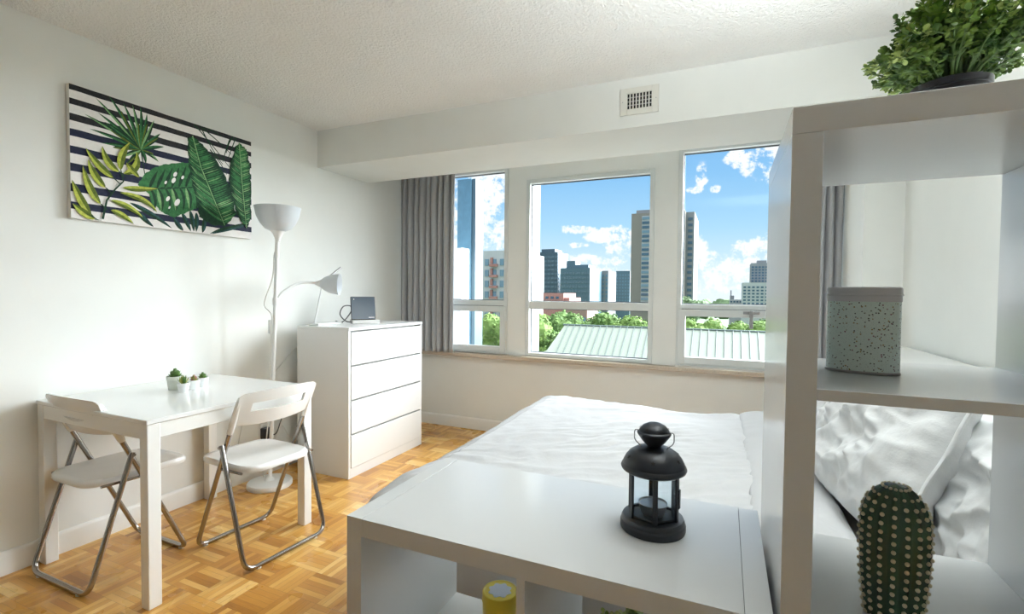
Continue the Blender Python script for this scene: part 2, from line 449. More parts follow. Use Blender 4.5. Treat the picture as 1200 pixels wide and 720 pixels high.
BLUE = [[(0.259,0.18),(0.372,0.125),(0.481,0.008)],[(0.284,0.135),(0.334,0.053),(0.38,0.005)],[(0.487,0.109),(0.523,0.027),(0.545,0.005)],[(0.536,0.165),(0.566,0.081),(0.589,0.005)],[(0.584,0.199),(0.603,0.089),(0.607,0.005)],[(0.622,0.186),(0.629,0.095),(0.62,0.005)],[(0.672,0.151),(0.673,0.057),(0.658,0.005)],[(0.874,0.097),(0.805,0.071),(0.706,0.005)],[(0.984,0.157),(0.857,0.094),(0.722,0.005)]]
MON = [(0.3,0.336),(0.33,0.429),(0.381,0.511),(0.447,0.562),(0.531,0.612),(0.589,0.623),(0.628,0.557),(0.637,0.422),(0.632,0.235),(0.565,0.172),(0.494,0.11),(0.452,0.123),(0.411,0.156),(0.384,0.214),(0.364,0.272)]
HOLES = [(0.446,0.405,.6),(0.49,0.437,1),(0.499,0.493,.9),(0.542,0.481,.7),(0.509,0.248,1.3),(0.457,0.266,.9),(0.465,0.192,.5)]
BAN1 = [(0.572,0.843),(0.601,0.879),(0.664,0.826),(0.746,0.719),(0.815,0.575),(0.871,0.371),(0.882,0.224),(0.804,0.095),(0.721,0.091),(0.641,0.144),(0.624,0.302),(0.591,0.498),(0.574,0.674)]
BAN1S = [(0.601,0.879),(0.651,0.612),(0.734,0.333),(0.804,0.103)]
BAN2 = [(0.907,0.946),(0.963,0.907),(0.985,0.764),(0.996,0.536),(0.994,0.226),(0.962,0.102),(0.9,0.203),(0.862,0.368),(0.833,0.557),(0.851,0.736),(0.881,0.897)]
BAN2S = [(0.907,0.946),(0.925,0.588),(0.957,0.108)]
LINES = [[(0.615,0.988),(0.727,0.854),(0.84,0.682)],[(0.646,0.992),(0.777,0.9),(0.855,0.812)],[(0.677,0.99),(0.759,0.98),(0.793,0.956)],[(0.888,.99),(0.863,0.889),(0.83,0.752)],[(0.845,0.955),(0.812,0.818),(0.796,0.715)],[(0.712,0.8),(0.779,0.708),(0.823,0.603)],[(0.87,.99),(0.836,0.927),(0.82,0.81)],[(0.662,0.965),(0.711,0.824),(0.796,0.691)]]
STRIPES = [(0.953,0.995),(0.846,0.892),(0.727,0.78),(0.612,0.665),(0.483,0.538),(0.35,0.411),(0.199,0.258),(0.069,0.123)]
PY0, PY1, PZ0, PZ1, PX = 1.222, 2.146, 1.545, 2.158, -2.752
pic = thing('canvas_picture', (XL, (PY0+PY1)/2, PZ0), 'wide canvas picture of green tropical leaves on black and white stripes', 'picture')
MB().box(XL+.001, PX, PY0, PY1, PZ0, PZ1).build('stretcher', PM[9], pic, bevel=.003)
c = MB(); PW = PY1-PY0; PH = PZ1-PZ0
layer = [0]
def P3(u, v): return (PX+.0005+layer[0]*.000012, PY0+u*PW, PZ0+v*PH)
def poly(pts, m):
    c.cur = m; layer[0] += 1
    c.add([P3(min(max(u, .002), .998), min(max(v, .003), .997)) for u, v in pts], [tuple(range(len(pts)))])
def blade(a, b, t, w, m1, m2, n=12, serr=0):
    """pointed leaf along a quadratic spine, two-tone; w in metres"""
    def S(k): return ((1-k)**2*a[0]+2*k*(1-k)*b[0]+k*k*t[0], (1-k)**2*a[1]+2*k*(1-k)*b[1]+k*k*t[1])
    for side, m in ((1, m1), (-1, m2)):
        pin = []; pout = []
        for i in range(n+1):
            k = i/n; p = S(k); q = S(min(1, k+.02)); q0 = S(max(0, k-.02))
            dx, dy = (q[0]-q0[0])*PW, (q[1]-q0[1])*PH; L = sqrt(dx*dx+dy*dy) or 1
            ww = w*(sin(pi*k**.8)**.8 if 0 < k < 1 else 0)*(1+serr*random.uniform(-.3, .3))
            pin.append(p); pout.append((p[0]-side*dy/L*ww/PW, p[1]+side*dx/L*ww/PH))
        layer[0] += 1; c.cur = m
        cl = lambda p: P3(min(max(p[0], .002), .998), min(max(p[1], .003), .997))
        c.add([cl(p) for p in pin]+[cl(p) for p in pout], [(i, i+1, n+2+i, n+1+i) for i in range(n)])
def line(pts, w, m):
    pts = [V((p[0]*PW, p[1]*PH, 0)) for p in pts]; n = len(pts); layer[0] += 1; c.cur = m; a = []; b = []
    for i, p in enumerate(pts):
        t = (pts[min(i+1, n-1)]-pts[max(i-1, 0)]).normalized(); q = V((-t.y, t.x, 0))*w*(1-.5*i/n)
        a.append(p+q); b.append(p-q)
    c.add([P3(min(max(q.x/PW, .002), .998), min(max(q.y/PH, .003), .997)) for q in a+b], [(i, i+1, n+i+1, n+i) for i in range(n-1)])
c.cur = 0; c.add([P3(0, 0), P3(1, 0), P3(1, 1), P3(0, 1)], [(0, 1, 2, 3)])
for i, (a, b) in enumerate(STRIPES):
    n = 40; layer[0] = 1; c.cur = 1 if i < 3 else 2
    lo = [(k/n, a+.003*noise.noise((k*.3, i, 0))) for k in range(n+1)]; hi = [(k/n, b+.003*noise.noise((k*.3, i, 5))) for k in range(n+1)]
    c.add([P3(*p) for p in lo+hi], [(k, k+1, n+2+k, n+1+k) for k in range(n)])
layer[0] = 3
for l in LINES:
    pts = [((1-k)**2*l[0][0]+2*k*(1-k)*l[1][0]+k*k*l[2][0], (1-k)**2*l[0][1]+2*k*(1-k)*l[1][1]+k*k*l[2][1]) for k in [i/10 for i in range(11)]]
    line(pts, .0035, 3)
for b in BLUE: blade(b[0], b[1], b[2], .013, 8, 3)
# fan palm
for i, t in enumerate(FAN[1:]):
    mid = ((FAN[0][0]+t[0])/2+.01, (FAN[0][1]+t[1])/2+.02)
    blade(FAN[0], mid, t, .0095, 5 if i % 3 == 0 else 4, 3)
    h = (FAN[0][0]*.35+t[0]*.65+random.uniform(-.03, .03), FAN[0][1]*.35+t[1]*.65+random.uniform(-.04, .04))
    if i % 2: blade(FAN[0], h, (h[0], h[1]), .007, 7, 3)
line([(.318, .63), (.33, .5), (.34, .40)], .003, 3)
# monstera
def wob(pts, amp, sub=6):
    out = []
    for i in range(len(pts)):
        a, b = pts[i], pts[(i+1) % len(pts)]
        for k in range(sub):
            t = k/sub; out.append((a[0]+(b[0]-a[0])*t+random.uniform(-amp, amp), a[1]+(b[1]-a[1])*t+random.uniform(-amp, amp)))
    return out
poly(wob(MON, .004), 4)
for a, b, t in (((.307, .317), (.463, .356), (.622, .417)),): line([(a[0]*(1-k)**2+2*k*(1-k)*b[0]+k*k*t[0], a[1]*(1-k)**2+2*k*(1-k)*b[1]+k*k*t[1]) for k in [i/10 for i in range(11)]], .006, 3)
for k in range(7):
    x = .36+k*.04; y = .325+k*.014
    blade((x, y), (x+.03, y+.07), (x+.045, min(.6, y+.17+.012*k)), .016, 3, 4); blade((x, y), (x+.03, y-.08), (x+.02, max(.14, y-.2)), .016, 3, 5 if k % 2 else 4)
for u, v, s in HOLES:
    poly([(u+.011*s*cos(a)+.006*s*sin(a), v+.026*s*sin(a)) for a in [2*pi*k/12 for k in range(12)]], 0)
# banana leaves
def banana(outline, sp, tipdark):
    poly(wob(outline, .006), 3)
    def S(k):
        k *= len(sp)-1; i = min(int(k), len(sp)-2); t = k-i
        return (sp[i][0]*(1-t)+sp[i+1][0]*t, sp[i][1]*(1-t)+sp[i+1][1]*t)
    import bisect
    for k in range(46):
        t = .03+.93*k/45; p = S(t)
        # reach outward to the outline
        for side in (-1, 1):
            d = V((side*.9, .62)).normalized(); L = 0
            def inside(q):
                r = False; n = len(outline)
                for i in range(n):
                    (x1, y1), (x2, y2) = outline[i], outline[i-1]
                    if (y1 > q[1]) != (y2 > q[1]) and q[0] < (x2-x1)*(q[1]-y1)/(y2-y1)+x1: r = not r
                return r
            while L < .2 and inside((p[0]+d.x*L, p[1]+d.y*L*1.2)): L += .006
            L *= random.uniform(.72, 1.04)
            if L > .012:
                e = (p[0]+d.x*L, p[1]+d.y*L*1.2)
                blade(p, ((p[0]+e[0])/2, (p[1]+e[1])/2-.012), e, .0055, random.choice((4, 4, 5)), random.choice((3, 4)), 6)
    line([S(k/12) for k in range(13)], .0035, 5)
banana(BAN1, BAN1S, 1); banana(BAN2, BAN2S, 1)
for i, l in enumerate(LILY): blade(l[0], l[1], l[2], .017 if i < 8 else .014, 6, 7, 14)
line([(.131, .018), (.15, .17), (.19, .27), (.228, .343), (.216, .43)], .0045, 3)
for l in LILY[2:8]: line([l[0], (l[0][0]+.03, l[0][1]-.04)], .003, 3)
for k in range(3): line([(.911+.03*k, .05), (.925+.03*k, .018), (.937+.03*k, .07), (.95+.02*k, .03)], .002, 0)
c.build('printed_canvas', PM, pic, smooth=0)

# ------------------------------------------------------------------ dining table
t = thing('dining_table', (-2.365, 1.485, 0), 'square white dining table against the left wall', 'table')
TX0, TX1, TY0, TY1, TZ = -2.765, -1.968, 1.092, 1.885, .728
MB().box(TX0, TX1, TY0, TY1, TZ-.019, TZ).build('tabletop', M['tabletop'], t, bevel=.003)
a = MB(); L = .048
a.box(TX0+L, TX1-L, TY0+.006, TY0+.026, TZ-.078, TZ-.019); a.box(TX0+L, TX1-L, TY1-.026, TY1-.006, TZ-.078, TZ-.019)
a.box(TX0+.006, TX0+.026, TY0+L, TY1-L, TZ-.078, TZ-.019); a.box(TX1-.026, TX1-.006, TY0+L, TY1-L, TZ-.078, TZ-.019)
a.build('apron', M['lacquer'], t, bevel=.002)
for x in (TX0+.003, TX1-.003-L):
    for y in (TY0+.003, TY1-.003-L):
        MB().box(x, x+L, y, y+L, 0, TZ-.019).build('leg', M['lacquer'], t, bevel=.003)

# ------------------------------------------------------------------ folding chairs
def make_chair(label, loc, rz):
    r = thing('folding_chair', (0, 0, 0), label, 'chair')
    HW = .19; RT = .0105
    yf = lambda z: .395 - (.395-.06)*(z-.012)/(.75-.012)       # long tube slope
    # long loop: back posts down to the front floor bar
    pts = round_path([(-HW, yf(.74), .74), (-HW, .395, .011), (HW, .395, .011), (HW, yf(.74), .74)], .055)
    f = MB().tube(pts, RT, 12).build('front_frame', M['steel'], r, smooth=60)
    HI = HW+.0215
    top = .535
    pts = round_path([(-HI+.0, yf(top)+.004, top), (-HI, .0, .011), (HI, .0, .011), (HI, yf(top)+.004, top)], .055)
    MB().tube(pts, RT, 12).build('rear_frame', M['steel'], r, smooth=60)
    for sx in (-1, 1):
        MB().tube([(sx*(HW-.012), yf(.525), .525), (sx*(HI+.014), yf(.525), .525)], .006, 10).build('pivot', M['steel'], r, smooth=50)
        MB().tube([(sx*.15, .395, .001), (sx*.15, .395, .008)], .012, 10).build('foot_pad', M['cable_w'], r)
        MB().tube([(sx*.15, 0, .001), (sx*.15, 0, .008)], .012, 10).build('foot_pad', M['cable_w'], r)
        MB().tube([(sx*(HW-.004), .21, .413), (sx*(HW-.004), .06, .418)], .006, 8).build('seat_rail', M['steel'], r, smooth=50)
    # rear ends of the frame that carry the seat
    # seat: rounded slab, slightly dished
    def seat_fn(u, v):
        a = 2*pi*u; n = 5.0
        ca, sa = cos(a), sin(a)
        rx = .172-.012*(sa > 0)*sa; ry = .212
        x = rx*math.copysign(abs(ca)**(2/n), ca); y = ry*math.copysign(abs(sa)**(2/n), sa)
        prof_ = [(0, .0), (.5, .0), (.85, .001), (.96, .003), (.995, -.004), (1, -.014), (.99, -.024), (.93, -.028), (.5, -.024), (0, -.024)]
        k, z = prof_[round(v*(len(prof_)-1))]
        x *= k; y *= k
        return (x, y+.235, .436 + z - .005*(1-k*k)*(1 if v < .5 else 0) + .012*(y/.21)*0 - (.012*max(0, y/.21)**3))
    MB().grid(seat_fn, 64, 10, closed_u=True).build('seat', M['gloss'], r, smooth=50)
    # backrest: curved shell with a long slot, and sleeves down the tubes
    b = MB()
    def back_pt(s, h, off=0):
        # s -1..1 across, h 0..1 up
        z = .622 + .145*h
        x = s*(HW+.010)
        y = yf(z) - .030*(1-s*s) + off
        z += -.012*(1-s*s)*(1-h) + .010*(1-s*s)*h - .012*(max(0, abs(s)-.86)/.14)**2*h + .012*(max(0, abs(s)-.86)/.14)**2*(1-h)*0
        return V((x, y, z))
    NS, NH = 33, 13
    S_ = [-1+2*i/(NS-1) for i in range(NS)]; H_ = [j/(NH-1) for j in range(NH)]
    def hole(s, h):
        return abs(s) < .68 and .44 < h < .44+.26*(1-abs(s)**4/ .3*.4)
    vs = []
    for off in (-.008, .008):
        for h in H_:
            for s in S_: vs.append(back_pt(s, h, off + (.004 if off < 0 else -.004)*(abs(h-.5)*2)**4))
    idx = lambda k, j, i: k*NS*NH+j*NS+i
    keep = [[not hole((S_[i]+S_[i+1])/2, (H_[j]+H_[j+1])/2) for i in range(NS-1)] for j in range(NH-1)]
    fs = []
    for j in range(NH-1):
        for i in range(NS-1):
            if not keep[j][i]: continue
            fs.append((idx(0, j, i), idx(0, j, i+1), idx(0, j+1, i+1), idx(0, j+1, i)))
            fs.append((idx(1, j, i), idx(1, j+1, i), idx(1, j+1, i+1), idx(1, j, i+1)))
            for (dj, di, p, q) in ((-1, 0, (j, i), (j, i+1)), (1, 0, (j+1, i), (j+1, i+1)), (0, -1, (j, i), (j+1, i)), (0, 1, (j, i+1), (j+1, i+1))):
                jj, ii = j+dj, i+di
                if not (0 <= jj < NH-1 and 0 <= ii < NS-1) or not keep[jj][ii]:
                    fs.append((idx(0, *p), idx(0, *q), idx(1, *q), idx(1, *p)))
    b.add(vs, fs)
    bo = b.build('backrest', M['gloss'], r, smooth=40)
    for sx in (-1, 1):
        MB().tube([(sx*HW, yf(z), z) for z in (.585, .60, .64, .69, .73, .75, .757)], [.0125, .014, .014, .013, .0115, .009, .004], 12).build('sleeve', M['gloss'], r, smooth=50)
    r.location = loc; r.rotation_euler = (0, 0, rz)
    return r
ch = make_chair('white folding chair with back to the viewer, tucked under the near side of the table', (-2.475, 1.04, 0), 0)
c2 = copy_tree(ch); c2.location = (-1.84, 1.618, 0); c2.rotation_euler = (0, 0, radians(86))
c2['label'] = 'white folding chair facing the left wall, between table and the open floor'
for o in (ch, c2): o['group'] = 'folding chairs at the dining table'

# ------------------------------------------------------------------ succulents
def succulent(loc, r0, h, kind, label):
    t = thing('potted_succulent', loc, label, 'plant', 'small succulents on the table')
    pm = M['pot_g'] if kind == 0 else M['pot']
    p = MB().lathe([(r0*.78, 0), (r0*.80, .001), (r0*.93, h*.7), (r0*.95, h*.72), (r0, h*.73), (r0, h), (r0*.9, h), (r0*.88, h*.86)], 28).build('pot', pm, t, local=True, smooth=40)
    MB().lathe([(0.0001, h*.86), (r0*.88, h*.86)], 24).build('soil', M['soil'], t, local=True)
    f = MB(); rnd = random.Random(kind+3)
    rings = [(6, .15, .9), (8, .55, .75), (9, .95, .6)] if kind != 1 else [(4, .1, 1.0), (6, .4, 1.0), (7, .75, .9)]
    for n, tilt, ln in rings:
        for k in range(n):
            a = 2*pi*k/n+tilt*2+rnd.uniform(-.1, .1); L = r0*1.45*ln*(1.15 if kind == 1 else 1); wd = r0*(.34 if kind in (0, 3) else .22)
            d = V((cos(a)*sin(tilt), sin(a)*sin(tilt), cos(tilt))); s = V((-sin(a), cos(a), 0)); n_ = d.cross(s)
            base = V((cos(a)*r0*.15, sin(a)*r0*.15, h*.84)); vs = []; fs = []
            for i, (kk, ww) in enumerate(((0, .5), (.35, 1), (.7, .8), (1, .05))):
                cpt = base + d*L*kk - n_*(-.15*L*kk*kk)
                vs += [cpt+s*wd*ww, cpt-n_*wd*.35*ww, cpt-s*wd*ww, cpt+n_*wd*.25*ww]
            for i in range(3):
                for q in range(4): fs.append((i*4+q, i*4+(q+1) % 4, i*4+4+(q+1) % 4, i*4+4+q))
            f.cur = 1 if (kind == 1 and k % 2) or (kind == 2 and rnd.random() < .3) else 0
            f.add(vs, fs)
    mm = {0: [M['succ'], M['succ']], 1: [M['succ_y'], M['succ']], 2: [M['succ_r'], M['succ_y']], 3: [M['succ'], M['succ']]}[kind]
    f.build('leaves', mm, t, local=True, smooth=50)
succulent((-2.475, 1.505, TZ), .037, .066, 0, 'largest succulent, broad green rosette in a pale green pot on the table')
succulent((-2.372, 1.480, TZ), .026, .044, 1, 'yellow green spiky succulent in white pot, nearest to the table edge')
succulent((-2.395, 1.545, TZ), .026, .046, 2, 'reddish leaved succulent in small white pot')
succulent((-2.418, 1.605, TZ), .026, .048, 3, 'round leaved green succulent in white pot, closest to the floor lamp')

# ------------------------------------------------------------------ chest of drawers
CX0, CX1, CY0, CY1, CZ = -2.655, -2.203, 2.412, 3.235, .985
t = thing('chest_of_drawers', ((CX0+CX1)/2, (CY0+CY1)/2, 0), 'white chest with four drawers under the tablet, beside the curtain', 'dresser')
b = MB(); b.box(CX0, CX1-.004, CY0, CY0+.02, 0, CZ-.02); b.box(CX0, CX1-.004, CY1-.02, CY1, 0, CZ-.02)
b.box(CX0, CX0+.006, CY0+.02, CY1-.02, .0, CZ-.02); b.box(CX0+.006, CX1-.06, CY0+.02, CY1-.02, .06, CZ-.022)
b.box(CX1-.035, CX1-.004, CY0+.02, CY1-.02, 0, .064)
b.build('body', M['white'], t, bevel=.0015)
MB().box(CX0, CX1, CY0, CY1, CZ-.02, CZ).build('top', M['white'], t, bevel=.0015)
z = .066; dh = (CZ-.02-.066)/4
for k in range(4):
    z0 = z+dh*k; z1 = z0+dh-.005
    d = MB(); d.box(CX1-.024, CX1, CY0+.0225, CY1-.0225, z0, z1-.006); d.box(CX1-.058, CX1-.024, CY0+.024, CY1-.024, z0+.01, z1-.03)
    dd = d.build('drawer', M['white'], t, bevel=.0015)
    MB().box(CX1-.030, CX1-.024, CY0+.0225, CY1-.0225, z1-.06, z1-.002).build('finger_grip', M['white'], dd) if False else None

# tablet display on chest -----------------------------------------------------
t = thing('tablet_display', (-2.445, 2.845, CZ), 'dark tablet screen on a white dock on the chest', 'tablet', rz=radians(52))
MB().box(-.098, .098, -.055, .055, 0, .026).build('dock', M['gloss'], t, local=True, bevel=.005, seg=3)
tb = MB().box(-.088, .088, -.007, .007, 0, .174).build('tablet', M['blackpl'], t, local=True, bevel=.003)
tb.location = (-.012, -.012, .027); tb.rotation_euler = (radians(-14), 0, 0)
s = MB().box(-.084, .084, -.0085, -.0072, .004, .170).build('screen', M['screen'], tb, local=True)
MB().box(-.068, -.063, -.0092, -.0086, .150, .156).build('screen_icon', M['screenmark'], tb, local=True)
k = MB(); k.box(.036, .077, -.0092, -.0086, .013, .017)
k.build('screen_caption', M['screenmark'], tb, local=True)
cb = MB().tube(spline([(-2.50, 2.87, CZ+.03), (-2.515, 2.80, CZ+.012), (-2.50, 2.71, CZ+.02), (-2.505, 2.655, CZ+.07), (-2.51, 2.69, CZ+.125), (-2.512, 2.76, CZ+.13), (-2.515, 2.785, CZ+.10), (-2.53, 2.74, CZ+.035), (-2.54, 2.70, CZ+.008), (-2.60, 2.74, CZ+.006), (-2.668, 2.78, CZ+.004), (-2.69, 2.79, CZ-.1), (-2.72, 2.75, .5), (-2.74, 2.70, .35)], 8), .004, 8).build('power_cable', M['cable_b'], loc=(-2.5, 2.8, CZ), smooth=60)
tag(cb, 'black power cable looping beside the tablet on the chest', 'cable')

# desk lamp on chest ------------------------------------------------------------
t = thing('desk_lamp', (-2.575, 2.60, CZ), 'slim white desk lamp standing on the chest behind the reading shade', 'lamp')
MB().box(-2.62, -2.53, 2.475, 2.70, CZ, CZ+.014).build('base', M['lampw'], t, bevel=.004)
MB().tube([(-2.575, 2.488, CZ+.012), (-2.575, 2.492, CZ+.03), (-2.578, 2.56, 1.262), (-2.58, 2.572, 1.292)], .0055, 10).build('stem', M['lampw'], t, smooth=60)
MB().tube([(-2.58, 2.565, 1.285), (-2.58, 2.60, 1.303), (-2.575, 2.735, 1.392)], [.006, .009, .009], 10).build('light_bar', M['grey'], t, smooth=60)

# floor lamp ---------------------------------------------------------------------
LX, LY = -2.585, 2.135
t = thing('floor_lamp', (LX, LY, 0), 'white uplighter floor lamp with reading arm beside the chest', 'lamp')
MB().lathe([(.128, 0), (.130, .004), (.130, .022), (.125, .030), (.03, .036), (.022, .05), (.013, .06)], 48, LX, LY).build('base', M['lampw'], t)
px = lambda z: LX + .075*z/1.6
MB().tube([(px(z), LY, z) for z in (.05, .4, .8, 1.2, 1.55)], .0115, 14).build('pole', M['lampw'], t, smooth=60)
BX = px(1.66)
prof = [(.014, 1.520), (.017, 1.540), (.030, 1.570), (.046, 1.587)]
MB().lathe(prof, 40, BX, LY).build('shade_holder', M['lampw'], t, smooth=60)
prof = [(.038, 1.581), (.072, 1.597), (.100, 1.630), (.121, 1.675), (.130, 1.724), (.132, 1.728), (.126, 1.726), (.116, 1.678), (.096, 1.635), (.067, 1.605), (.03, 1.593)]
MB().lathe(prof, 48, BX, LY).build('lamp_shade', M['frost'], t, smooth=60)
AX = px(1.17)
neck = V((-2.50, 2.435, 1.272))
arm = spline([(AX, LY, 1.145), (AX+.004, LY+.045, 1.205), (AX+.014, LY+.14, 1.262), (AX+.02, LY+.23, 1.276), neck], 8)
MB().tube(arm, .0085, 12).build('reading_arm', M['lampw'], t, smooth=60)
MB().tube([(AX, LY, 1.13), (AX, LY, 1.175)], .016, 14).build('arm_clamp', M['lampw'], t, smooth=50)
d = V((.86, .50, -.04)).normalized(); q = d.to_track_quat('Z', 'Y').to_matrix().to_4x4(); q.translation = neck - d*.01
MB().lathe([(.011, 0), (.014, .01), (.028, .04), (.030, .045)], 28).xf(q).build('reading_socket', M['lampw'], t, smooth=60)
sh = MB().lathe([(.026, .036), (.045, .06), (.062, .10), (.070, .155), (.072, .158), (.067, .154), (.058, .10), (.04, .064), (.02, .045)], 36).xf(q).build('reading_shade', M['frost'], t, smooth=60)
MB().sphere((0, 0, .11), .026, 14, 8).xf(q).build('bulb', M['bulb'], t, smooth=80)
MB().lathe([(.030, .115), (.034, .12), (.036, .125), (.032, .125)], 20).xf(q).build('bulb_ring', M['grey'], t, smooth=60)
MB().tube(spline([(px(1.43)-.012, LY-.008, 1.44), (px(1.3)-.016, LY-.012, 1.3), (px(1.15)-.05, LY-.03, 1.17), (px(1.1)-.05, LY-.03, 1.12), (px(1.05)-.014, LY-.012, 1.07), (px(.95)-.013, LY-.012, .96), (px(.5)-.013, LY-.012, .5), (LX-.03, LY-.02, .1), (LX-.05, LY, .045)], 6), .003, 8).build('cord', M['cable_w'], t, smooth=60)
MB().box(px(1)-.026, px(1)-.008, LY-.026, LY-.008, .955, 1.04).build('switch', M['lampw'], t, bevel=.004)
MB().tube([(px(1.44), LY, 1.42), (px(1.44), LY, 1.455)], .015, 12).build('pole_joint', M['lampw'], t, smooth=50)

# wall socket, adapter and cables -----------------------------------------------
t = thing('wall_socket', (XL, 2.245, .25), 'white double wall socket low on the left wall behind the table', 'socket')
MB().box(XL+.0005, XL+.008, 2.215, 2.285, .225, .345).build('cover_plate', M['lacquer'], t, bevel=.003)
o = MB(); o.box(XL+.008, XL+.0095, 2.235, 2.265, .30, .33); o.build('outlet', M['cable_w'], t)
t = thing('power_adapter', (XL+.03, 2.25, .25), 'black plug adapter in the socket behind the floor lamp', 'adapter')
b = MB(); b.box(XL+.0085, XL+.052, 2.218, 2.275, .243, .315); b.build('body', M['blackpl'], t, bevel=.005)
MB().tube(spline([(XL+.03, 2.275, .26), (XL+.035, 2.32, .26), (XL+.03, 2.36, .33), (XL+.03, 2.40, .42), (XL+.03, 2.41, .46), (XL+.03, 2.44, .40)], 6), .0035, 8).build('lead', M['cable_b'], t, smooth=60)
wc = MB().tube(spline([(XL+.045, 2.27, .30), (XL+.03, 2.31, .22), (XL+.03, 2.37, .30), (XL+.03, 2.44, .20), (XL+.035, 2.52, .20), (XL+.045, 2.57, .08), (XL+.055, 2.60, .004)], 8), .003, 8).build('white_cable', M['cable_w'], loc=(XL+.03, 2.3, .2), smooth=60)
tag(wc, 'thin white cable sagging between the socket and the chest', 'cable')
wc = MB().tube(spline([(XL+.03, 1.98, .004), (XL+.018, 2.0, .105), (XL+.008, 2.05, .20), (XL+.006, 2.10, .40), (XL+.006, 2.13, .53), (XL+.006, 2.27, .62), (XL+.012, 2.40, .73), (XL+.03, 2.46, .80), (XL+.06, 2.50, .84)], 8), .003, 8).build('white_cable', M['cable_w'], loc=(XL+.012, 2.3, 0), smooth=60)
tag(wc, 'thin white cable rising from the baseboard up behind the chest', 'cable')

# ------------------------------------------------------------------ shelf units
SY0, SY1 = .742, 1.117
# low unit
LX0, LX1, LZ = -.683, .071, .770
t = thing('low_shelf_unit', ((LX0+LX1)/2, (SY0+SY1)/2, 0), 'low white cube shelf unit carrying the black lantern', 'shelf')
T = .036
MB().box(LX0, LX0+T, SY0, SY1, 0, LZ).build('side_panel', M['shelfw'], t, bevel=.0005)
MB().box(LX1-T, LX1, SY0, SY1, 0, LZ).build('side_panel', M['shelfw'], t, bevel=.0005)
MB().box(LX0+T+.0006, LX1-T-.0006, SY0, SY1, LZ-T, LZ-.0004).build('top_panel', M['shelfw'], t, bevel=.0005)
MB().box(LX0+T+.0006, LX1-T-.0006, SY0, SY1, 0, T).build('bottom_panel', M['shelfw'], t, bevel=.0012)
MB().box(-.3145, -.2985, SY0+.001, SY1-.001, T, LZ-T).build('divider', M['shelfw'], t, bevel=.001)
MB().box(LX0+T, -.3145, SY0+.001, SY1-.001, .394, .410).build('shelf', M['shelfw'], t, bevel=.001)
MB().box(-.2985, LX1-T, SY0+.001, SY1-.001, .394, .410).build('shelf', M['shelfw'], t, bevel=.001)
# tall unit
UX0, UX1, UZ = .0775, .473, 1.467
t = thing('tall_shelf_unit', ((UX0+UX1)/2, (SY0+SY1)/2, 0), 'tall narrow white open shelf unit with plant on top', 'shelf')
MB().box(UX0, UX0+T, SY0, SY1, 0, UZ-.0355).build('side_panel', M['shelfw'], t, bevel=.0005)
MB().box(UX1-T, UX1, SY0, SY1, 0, UZ-.0355).build('side_panel', M['shelfw'], t, bevel=.0005)
MB().box(UX0, UX1, SY0, SY1, UZ-.035, UZ).build('top_panel', M['shelfw'], t, bevel=.0005)
MB().box(UX0+T, UX1-T, SY0, SY1, 0, T).build('bottom_panel', M['shelfw'], t, bevel=.0012)
for z in (1.095, .745, .395):
    MB().box(UX0+T, UX1-T, SY0+.001, SY1-.001, z-.0155, z).build('shelf', M['shelfw'], t, bevel=.001)

# ------------------------------------------------------------------ lantern and candle
LA = V((-.1185, .950, LZ))
t = thing('lantern', LA, 'black metal lantern standing on the low shelf unit', 'lantern', rz=radians(12))
MB().lathe([(.0595, 0), (.0605, .003), (.0605, .012), (.058, .015), (.0585, .019), (.056, .024), (.050, .026), (.02, .026), (.0001, .026)], 56).build('base', M['black'], t, local=True)
HEX = [(radians(-90+60*k)) for k in range(6)]; RP = .0475; ZB, ZT = .026, .117
for a in HEX:
    q = Matrix.Rotation(a, 4, 'Z')
    MB().box(RP-.003, RP+.002, -.0045, .0045, ZB-.001, ZT).xf(q).build('post', M['black'], t, local=True, bevel=.001)
for k in range(6):
    a0, a1 = HEX[k], HEX[(k+1) % 6]
    p0 = V((cos(a0), sin(a0), 0))*(RP-.003); p1 = V((cos(a1), sin(a1), 0))*(RP-.003); n = (p0+p1).normalized()*.0012
    vs = [p + o_ + V((0, 0, z)) for z in (ZB+.004, ZT-.003) for o_ in (-n, n) for p in (p0, p1)]
    MB().add(vs, [(0, 1, 3, 2), (4, 6, 7, 5), (0, 4, 5, 1), (2, 3, 7, 6), (0, 2, 6, 4), (1, 5, 7, 3)]).build('glass_pane', M['lglass'], t, local=True, smooth=0)
    for z in (ZB+.002, ZT-.004):
        MB().tube([p0+V((0, 0, z)), p1+V((0, 0, z))], .0028, 6).build('rail', M['black'], t, local=True)
MB().lathe([(.0001, .108), (.046, .108), (.053, .110), (.0595, .114), (.061, .118), (.0595, .122), (.0575, .124), (.0565, .128), (.052, .137), (.044, .146), (.033, .153), (.022, .156), (.012, .158)], 56).build('roof', M['black'], t, local=True, smooth=30)
MB().lathe([(.011, .150), (.012, .157), (.022, .168), (.030, .179), (.0315, .182), (.031, .185), (.028, .187), (.027, .190), (.021, .197), (.012, .2015), (.0001, .203)], 48).build('chimney_cap', M['black'], t, local=True, smooth=30)
def star(mb, a, zc, rc, s, nz):
    nrm = V((cos(a)*cos(nz), sin(a)*cos(nz), sin(nz))); tx = V((-sin(a), cos(a), 0)); ty = nrm.cross(tx)
    ctr = V((cos(a)*rc, sin(a)*rc, zc)); vs = []
    for i in range(10):
        rr = s if i % 2 == 0 else s*.42
        vs.append(ctr+nrm*.0008+tx*rr*sin(i*pi/5)+ty*rr*cos(i*pi/5))
    mb.add(vs, [tuple(range(10))])
for k in range(6):
    m_ = MB(); star(m_, radians(-90-12+60*k+6), .1395, .0505, .0055, .75); m_.build('star_hole', M['dark'], t, local=True, smooth=0)
    m_ = MB(); star(m_, radians(-65+60*k), .1925, .0255, .0042, .8); m_.build('star_hole', M['dark'], t, local=True, smooth=0)
